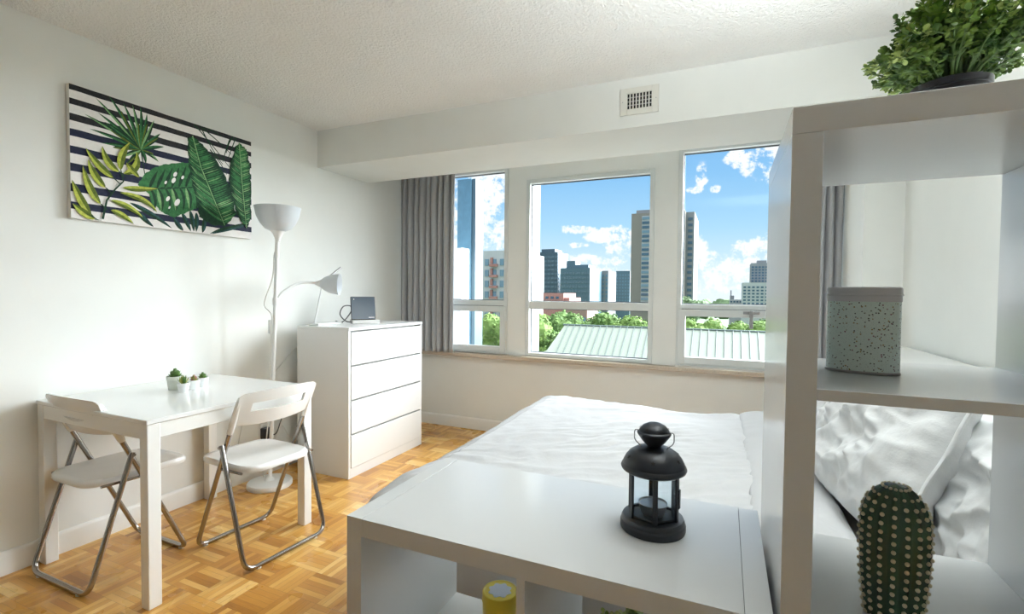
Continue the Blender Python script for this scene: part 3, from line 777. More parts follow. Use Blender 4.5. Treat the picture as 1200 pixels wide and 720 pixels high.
q = Matrix.Rotation(radians(-10), 4, 'Z')
hw = MB()
hw.tube(round_path([(-.028, 0, .186), (-.0365, 0, .1865), (-.0365, 0, .166), (-.020, 0, .152), (0, -.012, .149), (.020, 0, .152), (.0365, 0, .166), (.0365, 0, .1865), (.028, 0, .186)], .006), .0011, 6).xf(q)
hw.build('wire_handle', M['grey'], t, local=True, smooth=60)
MB().box(.0475, .051, -.004, .004, .05, .085).xf(Matrix.Rotation(radians(-25), 4, 'Z')).build('door_catch', M['black'], t, local=True)
t = thing('tealight_candle', LA+V((0, 0, .026)), 'small white tealight in a glass cup inside the lantern', 'candle')
MB().lathe([(.020, .0005), (.022, .004), (.0265, .020), (.0285, .023), (.0265, .0235), (.024, .021)], 36).build('cup', M['alu'], t, local=True)
MB().lathe([(.0001, .004), (.019, .004), (.0235, .019), (.0225, .0205), (.0001, .0195)], 32).build('wax', M['wax'], t, local=True)
MB().tube([(0, 0, .019), (.001, 0, .026)], .0008, 6).build('wick', M['dark'], t, local=True)

# ------------------------------------------------------------------ ceramic cactus
t = thing('ceramic_cactus', (.236, .872, .745), 'dark green ceramic cactus with cream dots on the lower shelf', 'ornament')
NR = 17
def cprof(k):                                    # k 0..1 height
    H = .198
    if k < .70: r = .0325 + .0075*sin(min(1, k/.70)*pi*.62)
    else:
        s = (k-.70)/.30; r = (.0325+.0075*sin(pi*.62))*sqrt(max(0, 1-s*s))**1.0
    return r, H*k
def ridge(a): return 1 + .055*cos(NR*a)
MB().lathe([(max(1e-5, cprof(k/60)[0]), cprof(k/60)[1]) for k in range(61)], NR*8, mod=lambda a, z: ridge(a)).build('body', M['ceramic'], t, local=True, smooth=60)
d = MB()
for i in range(NR):
    a = 2*pi*i/NR
    L = 0; k = .012
    while k < .985:
        r, z = cprof(k); r2, z2 = cprof(min(1, k+.005))
        d.sphere((cos(a)*(r*1.055+.0004), sin(a)*(r*1.055+.0004), z), .0031*(1 if k < .9 else .75), 8, 5)
        step = .0122/ max(.1, sqrt((r2-r)**2+(z2-z)**2)/.005) 
        k += step if k < .9 else step*1.05
dots = d.build('spine_dots', M['dot'], t, local=True, smooth=80)

# ------------------------------------------------------------------ tins
t = thing('speckled_tin', (.206, .948, 1.095), 'oval speckled mint tin with a lilac lid on the upper shelf', 'tin', rz=radians(-17))
def oval(r_profile, n=64):
    m_ = MB(); vs = []; fs = []
    for (k, z) in r_profile:
        for i in range(n):
            a = 2*pi*i/n; e = .86
            x = .0495*math.copysign(abs(cos(a))**e, cos(a)); y = .033*math.copysign(abs(sin(a))**.9, sin(a))
            L = sqrt(x*x+y*y); f_ = (L+k)/L if k > -.03 else 0.001
            vs.append((x*f_, y*f_, z))
    for j in range(len(r_profile)-1):
        for i in range(n): fs.append((j*n+i, j*n+(i+1) % n, (j+1)*n+(i+1) % n, (j+1)*n+i))
    fs.append(tuple(range(n-1, -1, -1))); fs.append(tuple((len(r_profile)-1)*n+i for i in range(n)))
    return m_.add(vs, fs)
oval([(-.001, .004), (-.0004, .006), (-.0004, .112), (-.0004, .124)]).build('body', M['tin'], t, local=True)
oval([(-.001, 0), (.0008, .001), (.0008, .0035), (-.0008, .0045)]).build('bottom_rim', M['tinrim'], t, local=True)
oval([(-.0002, .1145), (.0002, .115), (.0002, .1235)]).build('neck_band', M['lilac'], t, local=True)
oval([(.0008, .1235), (.0018, .1242), (.0018, .1256), (.0008, .1265), (.0008, .1335), (.0, .1365), (-.003, .1375), (-.004, .1362), (-.006, .136)]).build('lid', M['lilac'], t, local=True, smooth=45)

t = thing('yellow_lidded_can', (-.424, .915, .41), 'round can with yellow lid and blue flower inside the low unit', 'can')
CH = .158
MB().lathe([(.035, 0), (.036, .002), (.036, CH), (.034, CH)], 48).build('body', M['canprint'], t, local=True)
MB().lathe([(.0362, CH-.030), (.0368, CH-.029), (.0368, CH-.002), (.0362, CH)], 48).build('collar', M['yellow'], t, local=True)
MB().lathe([(.037, CH), (.0385, CH+.001), (.0385, CH+.003), (.0378, CH+.005), (.0378, CH+.016), (.0365, CH+.019), (.034, CH+.0195), (.033, CH+.0185), (.0001, CH+.0185)], 48).build('lid', M['yellow'], t, local=True, smooth=45)
fl = MB(); pts = []
for i in range(64):
    a = 2*pi*i/64; r_ = .0235*(1+.10*cos(8*a)); pts.append((r_*cos(a), r_*sin(a)))
fl.prism(pts, 'z', CH+.0184, CH+.0192).build('flower_emblem', M['petal'], t, local=True)

# ------------------------------------------------------------------ leafy plants
def leafy(root, R, H, nst, seed, base_z, mats, leaf=.012, spread=1.25, flat=.8):
    rnd = random.Random(seed); f = MB(); st = MB()
    def leaf_at(p, d, up, L, m):
        d = d.normalized(); s = d.cross(up)
        if s.length < 1e-3: s = d.cross(V((1, 0, 0)))
        s.normalize(); n = s.cross(d); w = L*.36
        f.cur = m
        f.add([p, p+d*L*.35+s*w*.75+n*L*.05, p+d*L*.68+s*w+n*L*.05, p+d*L*.93+s*w*.55, p+d*L, p+d*L*.93-s*w*.55, p+d*L*.68-s*w+n*L*.05, p+d*L*.35-s*w*.75+n*L*.05, p+d*L*.55-n*L*.03],
              [(8, 0, 1), (8, 1, 2), (8, 2, 3), (8, 3, 4), (8, 4, 5), (8, 5, 6), (8, 6, 7), (8, 7, 0)])
    for i in range(nst):
        a = rnd.uniform(0, 2*pi); e = rnd.random()**.6*spread
        d = V((cos(a)*sin(e), sin(a)*sin(e), cos(e)*flat+.12)).normalized()
        Ln = rnd.uniform(.75, 1.05)
        end = V((d.x*R*Ln, d.y*R*Ln, base_z+d.z*H*Ln)); start = V((cos(a)*.012, sin(a)*.012, base_z-.01))
        mid = (start+end)/2+V((rnd.uniform(-.01, .01), rnd.uniform(-.01, .01), .015))
        path = bezier(start, mid, end, 8); st.tube(path, [.0016]*5+[.0012]*4, 5, caps=False)
        pale = rnd.random() < .38
        for k in range(3, 9):
            p = path[k]; tdir = (path[min(8, k+1)]-path[k-1]).normalized()
            nsp = 2 if k < 8 else 1
            for b in range(nsp):
                sd = (tdir + V((rnd.uniform(-1, 1), rnd.uniform(-1, 1), rnd.uniform(-.6, 1)))*.8).normalized()
                tip = p + sd*rnd.uniform(.010, .026)
                if k == 8: tip = p
                st.tube([p, tip], .0008, 4, caps=False)
                for q in range(rnd.randint(5, 7)):
                    ld = (sd*.7 + V((rnd.uniform(-1, 1), rnd.uniform(-1, 1), rnd.uniform(-1, 1)))).normalized()
                    leaf_at(tip - sd*rnd.uniform(0, .012), ld, V((0, 0, 1)), leaf*rnd.uniform(.75, 1.15), 1 if (pale and k > 5 and rnd.random() < .8) else 0)
    st.build('stems', mats[2], root, local=True, smooth=0)
    f.build('foliage', mats[:2], root, local=True, smooth=0)
BX_ = [M['box_leaf'], M['box_leaf_pale'], M['box_stem']]
t = thing('potted_boxwood', (.306, .945, UZ), 'bushy green boxwood in black pot on top of the tall unit', 'plant')
MB().lathe([(.038, 0), (.040, .003), (.046, .060), (.048, .061), (.048, .071), (.045, .071), (.043, .063)], 40).build('pot', M['blackpl'], t, local=True, smooth=40)
MB().lathe([(.0001, .063), (.044, .063)], 24).build('soil', M['soil'], t, local=True)
leafy(t, .112, .150, 105, 5, .066, BX_, leaf=.0105, spread=1.40)
t = thing('small_leafy_plant', (-.163, .95, .41), 'small yellow green plant inside the low unit, right compartment', 'plant')
MB().lathe([(.026, 0), (.028, .002), (.036, .068), (.038, .069), (.038, .078), (.035, .078), (.033, .07)], 32).build('pot', M['pot'], t, local=True, smooth=40)
MB().lathe([(.0001, .07), (.0335, .07)], 24).build('soil', M['soil'], t, local=True)
leafy(t, .06, .115, 34, 11, .07, [M['box_leaf_pale'], M['box_leaf_pale'], M['box_stem']])

# ------------------------------------------------------------------ bed
BX0, BX1, BY0, BY1 = -1.03, .60, 1.24, 2.86
t = thing('bed', ((BX0+BX1)/2, (BY0+BY1)/2, 0), 'double bed made with white linen under the windows', 'bed')
b = MB(); b.box(BX0+.06, BX1, BY0+.03, BY1-.03, .10, .30)
b.build('bed_base', M['sheet'], t, bevel=.01)
for x in (BX0+.16, BX1-.1):
    for y in (BY0+.13, BY1-.13): MB().box(x-.03, x+.03, y-.03, y+.03, 0, .10).build('leg', M['blackpl'], t)
MB().box(BX0+.03, BX1-.005, BY0+.01, BY1-.01, .30, .535).build('mattress', M['sheet'], t, bevel=.05, seg=5)
h = MB(); h.box(BX1+.002, XR-.016, BY0-.02, 3.05, 0, .965)
h.build('headboard', M['white'], t, bevel=.004)

def ridged(p): return 1-abs(noise.noise(p))*2
def duvet_surface(x, y, seed):
    p = V((x*1.6+y*.9, y*5.5-x*1.8, seed))
    wv = .020*ridged(V((p.x*1.5, p.y*1.1, seed)))*max(0, noise.noise(V((x*1.7, y*1.7, seed+3)))+.45) + .010*ridged(V((p.x*3.1, p.y*2.3, seed+20)))*max(0, .55-y*.18+noise.noise(V((x*2, y*2, seed+13))))
    g_ = V(((x*.8+y*.6)*4.2, (y*.8-x*.6)*17, seed+30)); g_.y += 1.2*noise.noise(V((x*3, y*3, 2)))
    wv += .012*ridged(g_)*max(.15, min(1, .75-y*.12+1.2*noise.noise(V((x*2.1, y*2.1, seed+40)))))
    wv += .006*noise.noise(V((x*14+y*3, y*10, seed+1))) * .6
    wv += .012*noise.noise(V((x*2.3, y*2.6, seed+8)))
    return wv
DZ = .575; RR = .125
def roll(e):
    q = RR*pi/2
    if e <= 0: return e, 0
    if e < q: return RR*sin(e/RR), RR*(1-cos(e/RR))
    return RR, RR+(e-q)
DX0, DX1, DY0, DY1 = BX0+.08, .10, BY0+.10, BY1-.09        # flat region
def duvet_fn(u, v):
    x = -.42 + u*(DX1+.42-DX0) ; x = DX0 - .40 + u*(DX1 - DX0 + .40)
    y = DY0 - .40 + v*(DY1-DY0+.80)
    ex = max(0, DX0-x); eyn = max(0, DY0-y); eyf = max(0, y-DY1)
    ox, dx = roll(ex); on, dn = roll(eyn); of, df = roll(eyf)
    X = (DX0-ox) if ex > 0 else x
    Y = (DY0-on) if eyn > 0 else ((DY1+of) if eyf > 0 else y)
    drop = sqrt(dx*dx + max(dn, df)**2)
    # corner: pull inward where both sides hang
    both = min(dx, max(dn, df))
    X += .05*both; Y += (.05*both if eyn > 0 else -.05*both)
    hang = min(1, drop/.15)
    wv = duvet_surface(x, y, 4.2)
    Z = DZ + wv*(1-hang*.6) - drop
    # soft crown
    cx = (x-DX0)/(DX1-DX0); cy = (y-DY0)/(DY1-DY0)
    if 0 <= cx <= 1 and 0 <= cy <= 1: Z += .018*sin(pi*min(1, max(0, cx*.6+.3)))*sin(pi*cy)
    rip = hang*(.014*sin(y*23+2*noise.noise(V((y*3, 0, 1))))*(dx > .05) )
    X -= rip
    rip2 = hang*(.014*sin(x*21+2*noise.noise(V((x*3, 2, 1)))))*(max(dn, df) > .05)
    Y += (-rip2 if eyn > 0 else rip2)
    return (X, Y, max(.09, Z))
dv = MB().grid(duvet_fn, 260, 330).build('duvet', M['linen'], loc=((DX0+DX1)/2, (DY0+DY1)/2, DZ), smooth=80, solid=.012)
tag(dv, 'white crumpled duvet spread over the bed', 'duvet')
def fold_fn(u, v):                               # the turned-down end
    y = DY0 - .30 + v*(DY1-DY0+.60)
    eyn = max(0, DY0-y); eyf = max(0, y-DY1)
    on, dn = roll(eyn); of, df = roll(eyf)
    Y = (DY0-on-.012) if eyn > 0 else ((DY1+of+.012) if eyf > 0 else y)
    a = pi*u if u < .5 else pi/2
    x = .085 + .24*u + .008*noise.noise(V((0, y*3, u*4)))
    th = .034*sqrt(max(0, sin(pi*min(1, max(0, u)))))
    return (x, Y, DZ + .004 + th + .006*noise.noise(V((x*9, y*6, 2))) + .004*ridged(V((x*5, y*9, 7))) - max(dn, df))
fo = MB().grid(fold_fn, 40, 150).build('turned_down_edge', M['linen'], dv, smooth=80, solid=.01)

def pillow(name, ctr, w, h, th, normal, upd, seed, label, roll_=0, flange=True):
    n = V(normal).normalized(); u = V(upd); u = (u-n*u.dot(n)).normalized(); s = u.cross(n)
    R = Matrix((s, u, n)).transposed()
    R = R @ Matrix.Rotation(roll_, 3, 'Z')
    t_ = MB()
    N = 90
    for sg in (1, -1):
        def fn(a, b):
            x = 2*a-1; y = 2*b-1
            e = (max(0, 1-abs(x)**2.6)*max(0, 1-abs(y)**2.6))**.55
            pin = 1-.06*(1-abs(x)**2)*abs(y)**3 ; pin2 = 1-.06*(1-abs(y)**2)*abs(x)**3
            X = x*w/2*pin2; Y = y*h/2*pin
            z = th/2*e
            ang = atan2(y, x)
            wr = .026*ridged(V((x*1.3+y*.8+seed, y*1.9-x*.7, seed)))*e + (.020*ridged(V((x*2.4-y*1.5, y*1.3+x*3.0, seed+5)))+.010*ridged(V((x*5-y*3, y*3+x*6, seed+15))))*e + .006*noise.noise(V((x*6, y*6, seed+2)))*e
            wr += .014*sin(ang*20+3*noise.noise(V((x*2, y*2, seed))))*max(0, (x*x+y*y)-.55)*e
            zz = sg*(z + wr*(1 if e > .02 else 0))
            zz += .02*noise.noise(V((x*1.2, y*1.2, seed+9)))
            q = R @ V((X, Y, zz)); return q + V(ctr)
        t_.grid(fn, N, N)
    o = t_.build(name, M['linen2'], loc=ctr, smooth=80)
    tag(o, label, 'pillow', 'pillows on the bed')
    if flange:
        pp = []
        for k in range(4*24):
            e_ = k//24; q_ = (k % 24)/24*2-1
            x, y = [(q_, -1), (1, q_), (-q_, 1), (-1, -q_)][e_]
            pin = 1-.06*(1-abs(x)**2)*abs(y)**3; pin2 = 1-.06*(1-abs(y)**2)*abs(x)**3
            zz = .02*noise.noise(V((x*1.2, y*1.2, seed+9)))
            pp.append(R @ V((x*w/2*pin2*1.004, y*h/2*pin*1.004, zz)) + V(ctr))
        MB().tube(pp, .0055, 6, closed=True).build('piping', M['linen2'], o, smooth=60)
    return o
pillow('pillow', (.556, 1.53, .745), .70, .42, .075, (-.97, 0, .22), (.22, 0, .97), 2.3, 'white pillow against the headboard, nearest to the tall shelf unit', .0)
pillow('pillow', (.43, 1.79, .770), .76, .44, .17, (-.359, -.015, .160), (.209, .060, .475), 5.1, 'white plump pillow in front, leaning on the other pillows', 0)
pillow('pillow', (.520, 2.54, .745), .66, .42, .15, (-.88, 0, .47), (.47, 0, .88), 7.7, 'white pillow against the headboard at the window side of the bed', .03)

# ------------------------------------------------------------------ outside
def bmat(name, c, rough=.7): return mat(name, c, rough, spec=.3, var=(.5, .08))
E_ = dict(concrete=bmat('beige_concrete', (.20, .185, .165)), grey=bmat('grey_concrete', (.21, .22, .23)), dark=bmat('dark_cladding', (.06, .10, .13), .35),
          dark2=bmat('dark_blue_cladding', (.085, .145, .18), .35), glassd=mat('dark_window_glass', (.045, .10, .15), .15), glassl=mat('blue_window_glass', (.13, .22, .28), .15),
          brick=bmat('red_brick', (.34, .17, .145)), brick2=bmat('brown_brick', (.30, .19, .16)), whitec=bmat('white_concrete', (.40, .41, .41)),
          glassm=mat('grey_blue_window_glass', (.11, .17, .21), .25), stucco=bmat('white_stucco', (.86, .86, .84)), fin=mat('blue_grey_cladding', (.075, .17, .24), .3, var=(9, .3)), fin2=mat('slate_cladding', (.05, .095, .125), .35),
          green=mat('pale_green_metal', (.25, .285, .225), .45, var=(.6, .04)), rib=mat('green_metal_seam', (.10, .14, .12), .5), trunk=bmat('tree_bark', (.09, .065, .045)))
GZ = -14.0
gm, gnt, gp = new_mat('ground_pale_bounce')
tc = gnt.node('ShaderNodeTexCoord')
gnt.put(gp.inputs['Base Color'], gnt.ramp(gnt.noise(tc.outputs['Object'], .03, 5), [(.4, (.42, .44, .40)), (.6, (.56, .56, .54))]))  # unseen near ground made pale to bounce light up to the ceiling
gp.inputs['Roughness'].default_value = .9
struct(MB().box(-120, 120, 4.5, 24, GZ-1, GZ).build('ground', gm, loc=(0, 10, GZ)), 'unseen ground far below the windows, made pale to bounce light indoors')
struct(MB().box(-500, 400, 24, 900, GZ-1, GZ).build('lawn', mat('park_grass', (.07, .12, .045), .9, var=(.05, .4)), loc=(0, 100, GZ)), 'green park ground beyond the roof')
# facade pilaster outside the middle window
struct(MB().box(-1.80, -1.632, YW+.20, 4.36, -.6, 3.0).build('trim_2', E_['grey'], loc=(-1.7, 4.1, -.6)), 'pale exterior fin outside the middle window')

def tower(name, x0, x1, y0, y1, z1, body, label, floors, cols_f, wmat, cap=None, side=None, cols_s=0, z0=-13.9, zlow=-3.0, wfrac=.6, hfrac=.5, group=None, cx0=None, cx1=None):
    """block with one child per window on the face towards the room and, if asked, on its right side"""
    r = thing(name, ((x0+x1)/2, (y0+y1)/2, z0), label, 'building', group)
    MB().box(x0, x1, y0, y1, z0, z1).build('body', body, r)
    dz = (z1-1.0-zlow)/floors; a0 = x0 if cx0 is None else cx0; a1 = x1 if cx1 is None else cx1
    dx = (a1-a0)/cols_f
    proto = None; protos = None
    for j in range(floors):
        zc = zlow+dz*(j+.5)
        for i in range(cols_f):
            xc = a0+dx*(i+.5)
            if proto is None:
                proto = MB().box(-dx*wfrac/2, dx*wfrac/2, -.12, .3, -dz*hfrac/2, dz*hfrac/2).build('window', wmat, r, local=True, smooth=0); o = proto
            else:
                o = proto.copy(); col.objects.link(o); o.parent = r
            o.location = V((xc, y0, zc)) - V(r.location)
        for i in range(cols_s):
            dy = (y1-y0)/cols_s; yc = y0+dy*(i+.5)
            if protos is None:
                protos = MB().box(-.3, .12, -dy*wfrac/2, dy*wfrac/2, -dz*hfrac/2, dz*hfrac/2).build('window', wmat, r, local=True, smooth=0); o = protos
            else:
                o = protos.copy(); col.objects.link(o); o.parent = r
            o.location = V((x1, yc, zc)) - V(r.location)
    if cap:
        for q in cap: MB().box(*q).build('roof_block', body if side is None else side, r)
    return r
# apartment block with red balconies
r = tower('apartment_block', -40, -30.6, 70, 84, 8.05, E_['whitec'], 'white apartment block with red brick balconies beyond the narrow window', 9, 7, E_['glassl'], wfrac=.5, hfrac=.6, zlow=-8.5, cap=[(-33.6, -30.7, 74, 80, 8.05, 8.9)], side=E_['glassl'])
for j in range(9):
    dz = (8.05-1+8.5)/9; zc = -8.5+dz*(j+.5)
    for i in (1, 4):
        xc = -40+9.4/7*(i+.5)
        MB().box(xc-.62, xc+.62, 69.3, 70.0, zc-.7, zc-.3).build('balcony', E_['brick'], r)
        MB().box(xc-.62, xc-.2, 69.7, 69.98, zc-.2, zc+.75).build('brick_panel', E_['brick'], r)
tower('dark_tower', -61, -53.2, 160, 172, 15.8, E_['dark'], 'dark slab tower left in the middle window', 12, 6, E_['glassm'], wfrac=.7, hfrac=.45, cols_s=2, cap=[(-60, -55, 162, 170, 15.8, 17.0)])
r = tower('dark_office_block', -49, -39.2, 150, 166, 9.6, E_['dark2'], 'dark office block with penthouse, centre of the middle window', 8, 10, E_['glassm'], wfrac=.72, hfrac=.5, cap=[(-47.6, -44.6, 152, 158, 9.6, 12.0), (-44.6, -40.2, 152, 160, 9.6, 10.7)])
tower('grey_office_block', -43.2, -37.1, 167, 180, 9.4, E_['grey'], 'grey office block joined behind the dark office block', 8, 5, E_['glassl'], wfrac=.45, hfrac=.6)
r = thing('brick_house', (-25.3, 78, GZ+.1), 'low red brick building before the dark towers', 'building')
MB().box(-27.4, -23.9, 75, 82, GZ+.1, 1.35).build('body', E_['brick'], r); MB().box(-23.9, -23.0, 75.3, 82, GZ+.1, .6).build('stair_tower', E_['brick'], r)
for i in range(3): MB().box(-27.0+i*.9, -26.5+i*.9, 74.9, 75.1, .4, .8).build('window', E_['glassd'], r)
tower('brown_brick_block', -22.9, -18.9, 71, 78, -.9, E_['brick2'], 'low brown brick block peeping over the trees in the lower pane', 3, 5, E_['glassl'], zlow=-6.5, wfrac=.5)
tower('dark_apartment_tower', -39.2, -33.8, 190, 200, 10.4, E_['dark2'], 'slim dark apartment tower just left of the tall beige tower', 10, 5, E_['glassl'], wfrac=.55, hfrac=.5)
# the tall tower: beige flank, glazed bays, right flank
r = thing('tall_tower', (-14, 130, GZ+.1), 'tallest beige tower, split by the pier between two windows', 'building')
MB().box(-21.2, -8.8, 120, 140, GZ+.1, 20.9).build('body', E_['concrete'], r)
MB().box(-8.8, -6.9, 122, 140, GZ+.1, 20.9).build('right_wing', E_['grey'], r)
MB().box(-20.4, -9.4, 122, 138, 20.9, 22.0).build('roof_block', E_['grey'], r)
pr = None
for j in range(21):
    zc = 19.6-1.08*j
    for (xa, xb) in ((-18.6, -16.8), (-16.6, -14.8), (-12.6, -10.8), (-10.4, -8.95)):
        w_ = xb-xa
        o = MB().box(xa, xb, 119.7, 120.2, zc-.30, zc+.34).build('window', E_['glassd'] if (j+int(xa)) % 3 else E_['glassl'], r, smooth=0)
MB().box(-18.7, -14.7, 119.9, 120.0, -2.6, 20.2).build('balcony_face', E_['whitec'], r)
MB().box(-12.7, -9.2, 119.9, 120.0, -2.6, 20.2).build('balcony_face', E_['whitec'], r)
for j in range(16): MB().box(-8.3, -7.3, 121.85, 122.1, 19.2-1.4*j-.3, 19.2-1.4*j+.35).build('window', E_['glassd'], r, smooth=0)
tower('white_apartment_block', 5.4, 14.5, 180, 192, 5.6, E_['whitec'], 'white apartment block with a grid of windows, behind the handle window', 7, 7, E_['glassd'], wfrac=.6, hfrac=.5)
tower('grey_apartment_tower', 8.4, 16, 193, 204, 12.9, E_['grey'], 'grey apartment tower rising behind the white grid block', 11, 7, E_['glassd'], wfrac=.65, hfrac=.6, zlow=1, cap=[(10.4, 13.4, 195, 200, 12.9, 13.9)])
r = thing('stepped_building', (3.8, 203, GZ+.1), 'small grey stepped building on the horizon near the white block', 'building')
b = MB(); b.box(1.6, 6.2, 200, 206, GZ+.1, -.2); b.build('body', E_['whitec'], r); MB().box(1.8, 3.2, 201, 205, -.2, 1.2).build('roof_block', E_['grey'], r); MB().box(1.9, 2.3, 202, 203, 1.2, 3.2).build('chimney', E_['grey'], r)
for i in range(4): MB().box(1.9+i*1.05, 2.6+i*1.05, 199.9, 200.1, -1.4, -.8).build('window', E_['glassd'], r)

# neighbouring wing of the same building
r = thing('neighbouring_wing', (-5.3, 9.5, GZ+.1), 'near blue grey column with white wall beyond the narrow window', 'building')
MB().box(-5.25, -4.92, 9.0, 9.38, GZ+.1, 3.62).build('clad_column', E_['fin'], r)
MB().box(-4.92, -4.83, 9.03, 9.38, GZ+.1, 3.62).build('column_return', E_['fin2'], r)
MB().box(-6.6, -4.575, 8.0, 8.3, GZ+.1, 2.07).build('white_wall', E_['stucco'], r)

# green standing seam roof
r = thing('green_metal_roof_building', (-3, 30, GZ+.1), 'pale green metal roof just below the windows', 'building')
RY, RZ_, EY, EZ = 30.0, -.79, 22.5, -5.6
RX0, RX1 = -9.45, 16.0
def roofpt(x, y, o=0): return (x, y, RZ_-(RY-y)*(RZ_-EZ)/(RY-EY)+o)
b = MB(); b.add([roofpt(RX0-.0, RY), roofpt(RX1, RY), roofpt(RX1, EY), roofpt(RX0-1.4, EY), (RX0, RY, RZ_-.25), (RX1, RY, RZ_-.25), roofpt(RX1, EY, -.25), roofpt(RX0-1.4, EY, -.25)],
    [(0, 1, 2, 3), (7, 6, 5, 4), (0, 4, 5, 1), (1, 5, 6, 2), (2, 6, 7, 3), (3, 7, 4, 0)])
b.build('roof_slope', E_['green'], r, smooth=0)
b = MB(); b.add([(RX0, RY, RZ_), (RX1, RY, RZ_), (RX1, RY+7, RZ_-4.5), (RX0, RY+7, RZ_-4.5), (RX0, RY, RZ_-.25), (RX1, RY, RZ_-.25), (RX1, RY+7, RZ_-4.75), (RX0, RY+7, RZ_-4.75)], [(0, 1, 2, 3), (7, 6, 5, 4), (1, 5, 6, 2), (2, 6, 7, 3), (3, 7, 4, 0)])
b.build('rear_slope', E_['green'], r, smooth=0)
MB().tube([(RX0-.1, RY, RZ_+.02), (RX1, RY, RZ_+.02)], .055, 8).build('ridge_cap', E_['rib'], r)
seam = MB(); x = RX0+.25
while x < RX1:
    a_ = V(roofpt(x, RY-.05, .03)); b_ = V(roofpt(x-.0, EY+.05, .03)); seam.tube([a_, b_], .032, 5); x += .42
seam.build('standing_seams', E_['rib'], r, smooth=0)
MB().box(RX0-.2, RX1-1, EY+.8, RY+6, GZ+.1, EZ+.3).build('walls', E_['whitec'], r)
MB().add([roofpt(RX0-.2, RY-2.0, -.02), roofpt(RX0-.35, RY-3.2, -.02), roofpt(RX0-1.2, RY-3.2, -.35), roofpt(RX0-1.0, RY-2.4, -.2)], [(0, 1, 2, 3)]).build('kicked_eave', E_['green'], r, smooth=0)

# trees ---------------------------------------------------------------------------
def tree_leaf(name, c1, c2):
    m, nt, p = new_mat(name); g = nt.node('ShaderNodeTexCoord')
    nt.put(p.inputs['Base Color'], nt.ramp(nt.noise(g.outputs['Object'], 1.3, 5, .7), [(.33, c1), (.66, c2)]))
    p.inputs['Roughness'].default_value = .7; p.inputs['Specular IOR Level'].default_value = .15
    return m
TM = [tree_leaf('spring_green_leaves', (.075, .14, .03), (.21, .31, .085)), tree_leaf('mid_green_leaves', (.05, .11, .028), (.16, .25, .075)), tree_leaf('grey_green_leaves', (.075, .125, .06), (.16, .23, .11))]
def tree(x, y, ztop, rad, k, label, seed):
    rnd = random.Random(seed); r = thing('leafy_tree', (x, y, GZ), label, 'tree', 'trees beyond the roof')
    MB().tube([(x, y, GZ), (x+.1, y, GZ+(ztop-GZ)*.5), (x, y, ztop-rad)], [.35, .25, .15], 8).build('trunk', E_['trunk'], r)
    f = MB()
    n = 620
    hgt = min(rad*1.25, (ztop-GZ)*.45); zc = ztop-hgt
    lobes = [(V((rnd.uniform(-.6, .6)*rad, rnd.uniform(-.6, .6)*rad, zc+rnd.uniform(-.3, .62)*hgt)), rad*rnd.uniform(.36, .5)) for _ in range(13)]
    lobes.append((V((0, 0, zc+hgt*.6)), rad*.4)); lobes.append((V((0, 0, zc)), rad*.72))
    for lc, lr in lobes:
        for _ in range(130):
            a = rnd.uniform(0, 2*pi); zz = rnd.uniform(-1, 1); s_ = sqrt(1-zz*zz)
            d = V((s_*cos(a), s_*sin(a), zz)); p = lc + V((x, y, 0)) + d*lr*rnd.uniform(.85, 1.12)
            d2 = (d + V((rnd.uniform(-1, 1), rnd.uniform(-1, 1), rnd.uniform(-.2, 1)))*.6).normalized()
            u_ = d2.cross(V((rnd.uniform(-1, 1), rnd.uniform(-1, 1), .3))).normalized(); v_ = d2.cross(u_)
            s = rad*.085*rnd.uniform(.6, 1.3)
            f.add([p-u_*s, p-v_*s*.7, p+u_*s, p+v_*s*.7, p+d2*s*.5], [(0, 1, 4), (1, 2, 4), (2, 3, 4), (3, 0, 4)])
        f.sphere((lc.x+x, lc.y+y, lc.z), lr*.93, 10, 7)
    f.build('crown', TM[k], r, smooth=0)
TREES = [
 (-15.0, 31.5, -.25, 1.9, 0, 'bright green tree at the foot of the narrow window'),
 (-13.3, 33.5, .30, 2.3, 0, 'bright tree left of the green roof, touching the pane edge'),
 (-11.9, 33.0, -1.2, 2.0, 1, 'lower tree tucked against the left end of the green roof'),
 (-20.0, 47.5, -.75, 2.6, 2, 'tree before the brown brick block'),
 (-15.2, 51, -.60, 2.7, 1, 'tree rising directly above the left half of the green roof'),
 (-12.2, 52, -.45, 2.6, 1, 'rounded tree above the green roof, under the slim dark tower'),
 (-9.2, 51, -.80, 2.5, 0, 'tree above the roof, under the flank of the tall tower'),
 (-6.4, 52, -.75, 2.4, 1, 'tree above the roof, at the pier between the windows'),
 (-3.2, 50, -.85, 2.2, 0, 'yellow green tree at the left corner of the handled sash'),
 (-1.0, 51, -.95, 2.2, 0, 'second yellow green tree along the handled sash'),
 (1.2, 50, -1.0, 2.2, 0, 'yellow green tree right under the white grid block'),
 (3.3, 51, -1.05, 2.3, 0, 'yellow green tree behind the window handle'),
 (5.6, 50, -1.0, 2.3, 1, 'green tree at the edge of the tall shelf unit'),
 (-7.6, 110, 1.2, 3.0, 2, 'pale tree at the foot of the tall tower')]
for i, a_ in enumerate(TREES): tree(*a_[:5], a_[5], 40+i)
f = MB(); rnd = random.Random(77)
for i in range(150):
    x = rnd.uniform(-95, 40); y = rnd.uniform(215, 250); rr = rnd.uniform(2.5, 4.5)
    o_ = len(f.v); f.sphere((x, y, -4.6+rnd.uniform(-1, .9)), rr, 9, 6, .9)
    for q in range(o_, len(f.v)):
        v_ = V(f.v[q]); f.v[q] = tuple(v_ + V((noise.noise(v_*.9), 0, noise.noise(v_*.9+V((9, 3, 1)))))*1.1)
tag(f.build('treeline', TM[2], loc=(0, 230, GZ), smooth=0), 'hazy band of distant trees on the horizon', 'trees', kind='stuff')

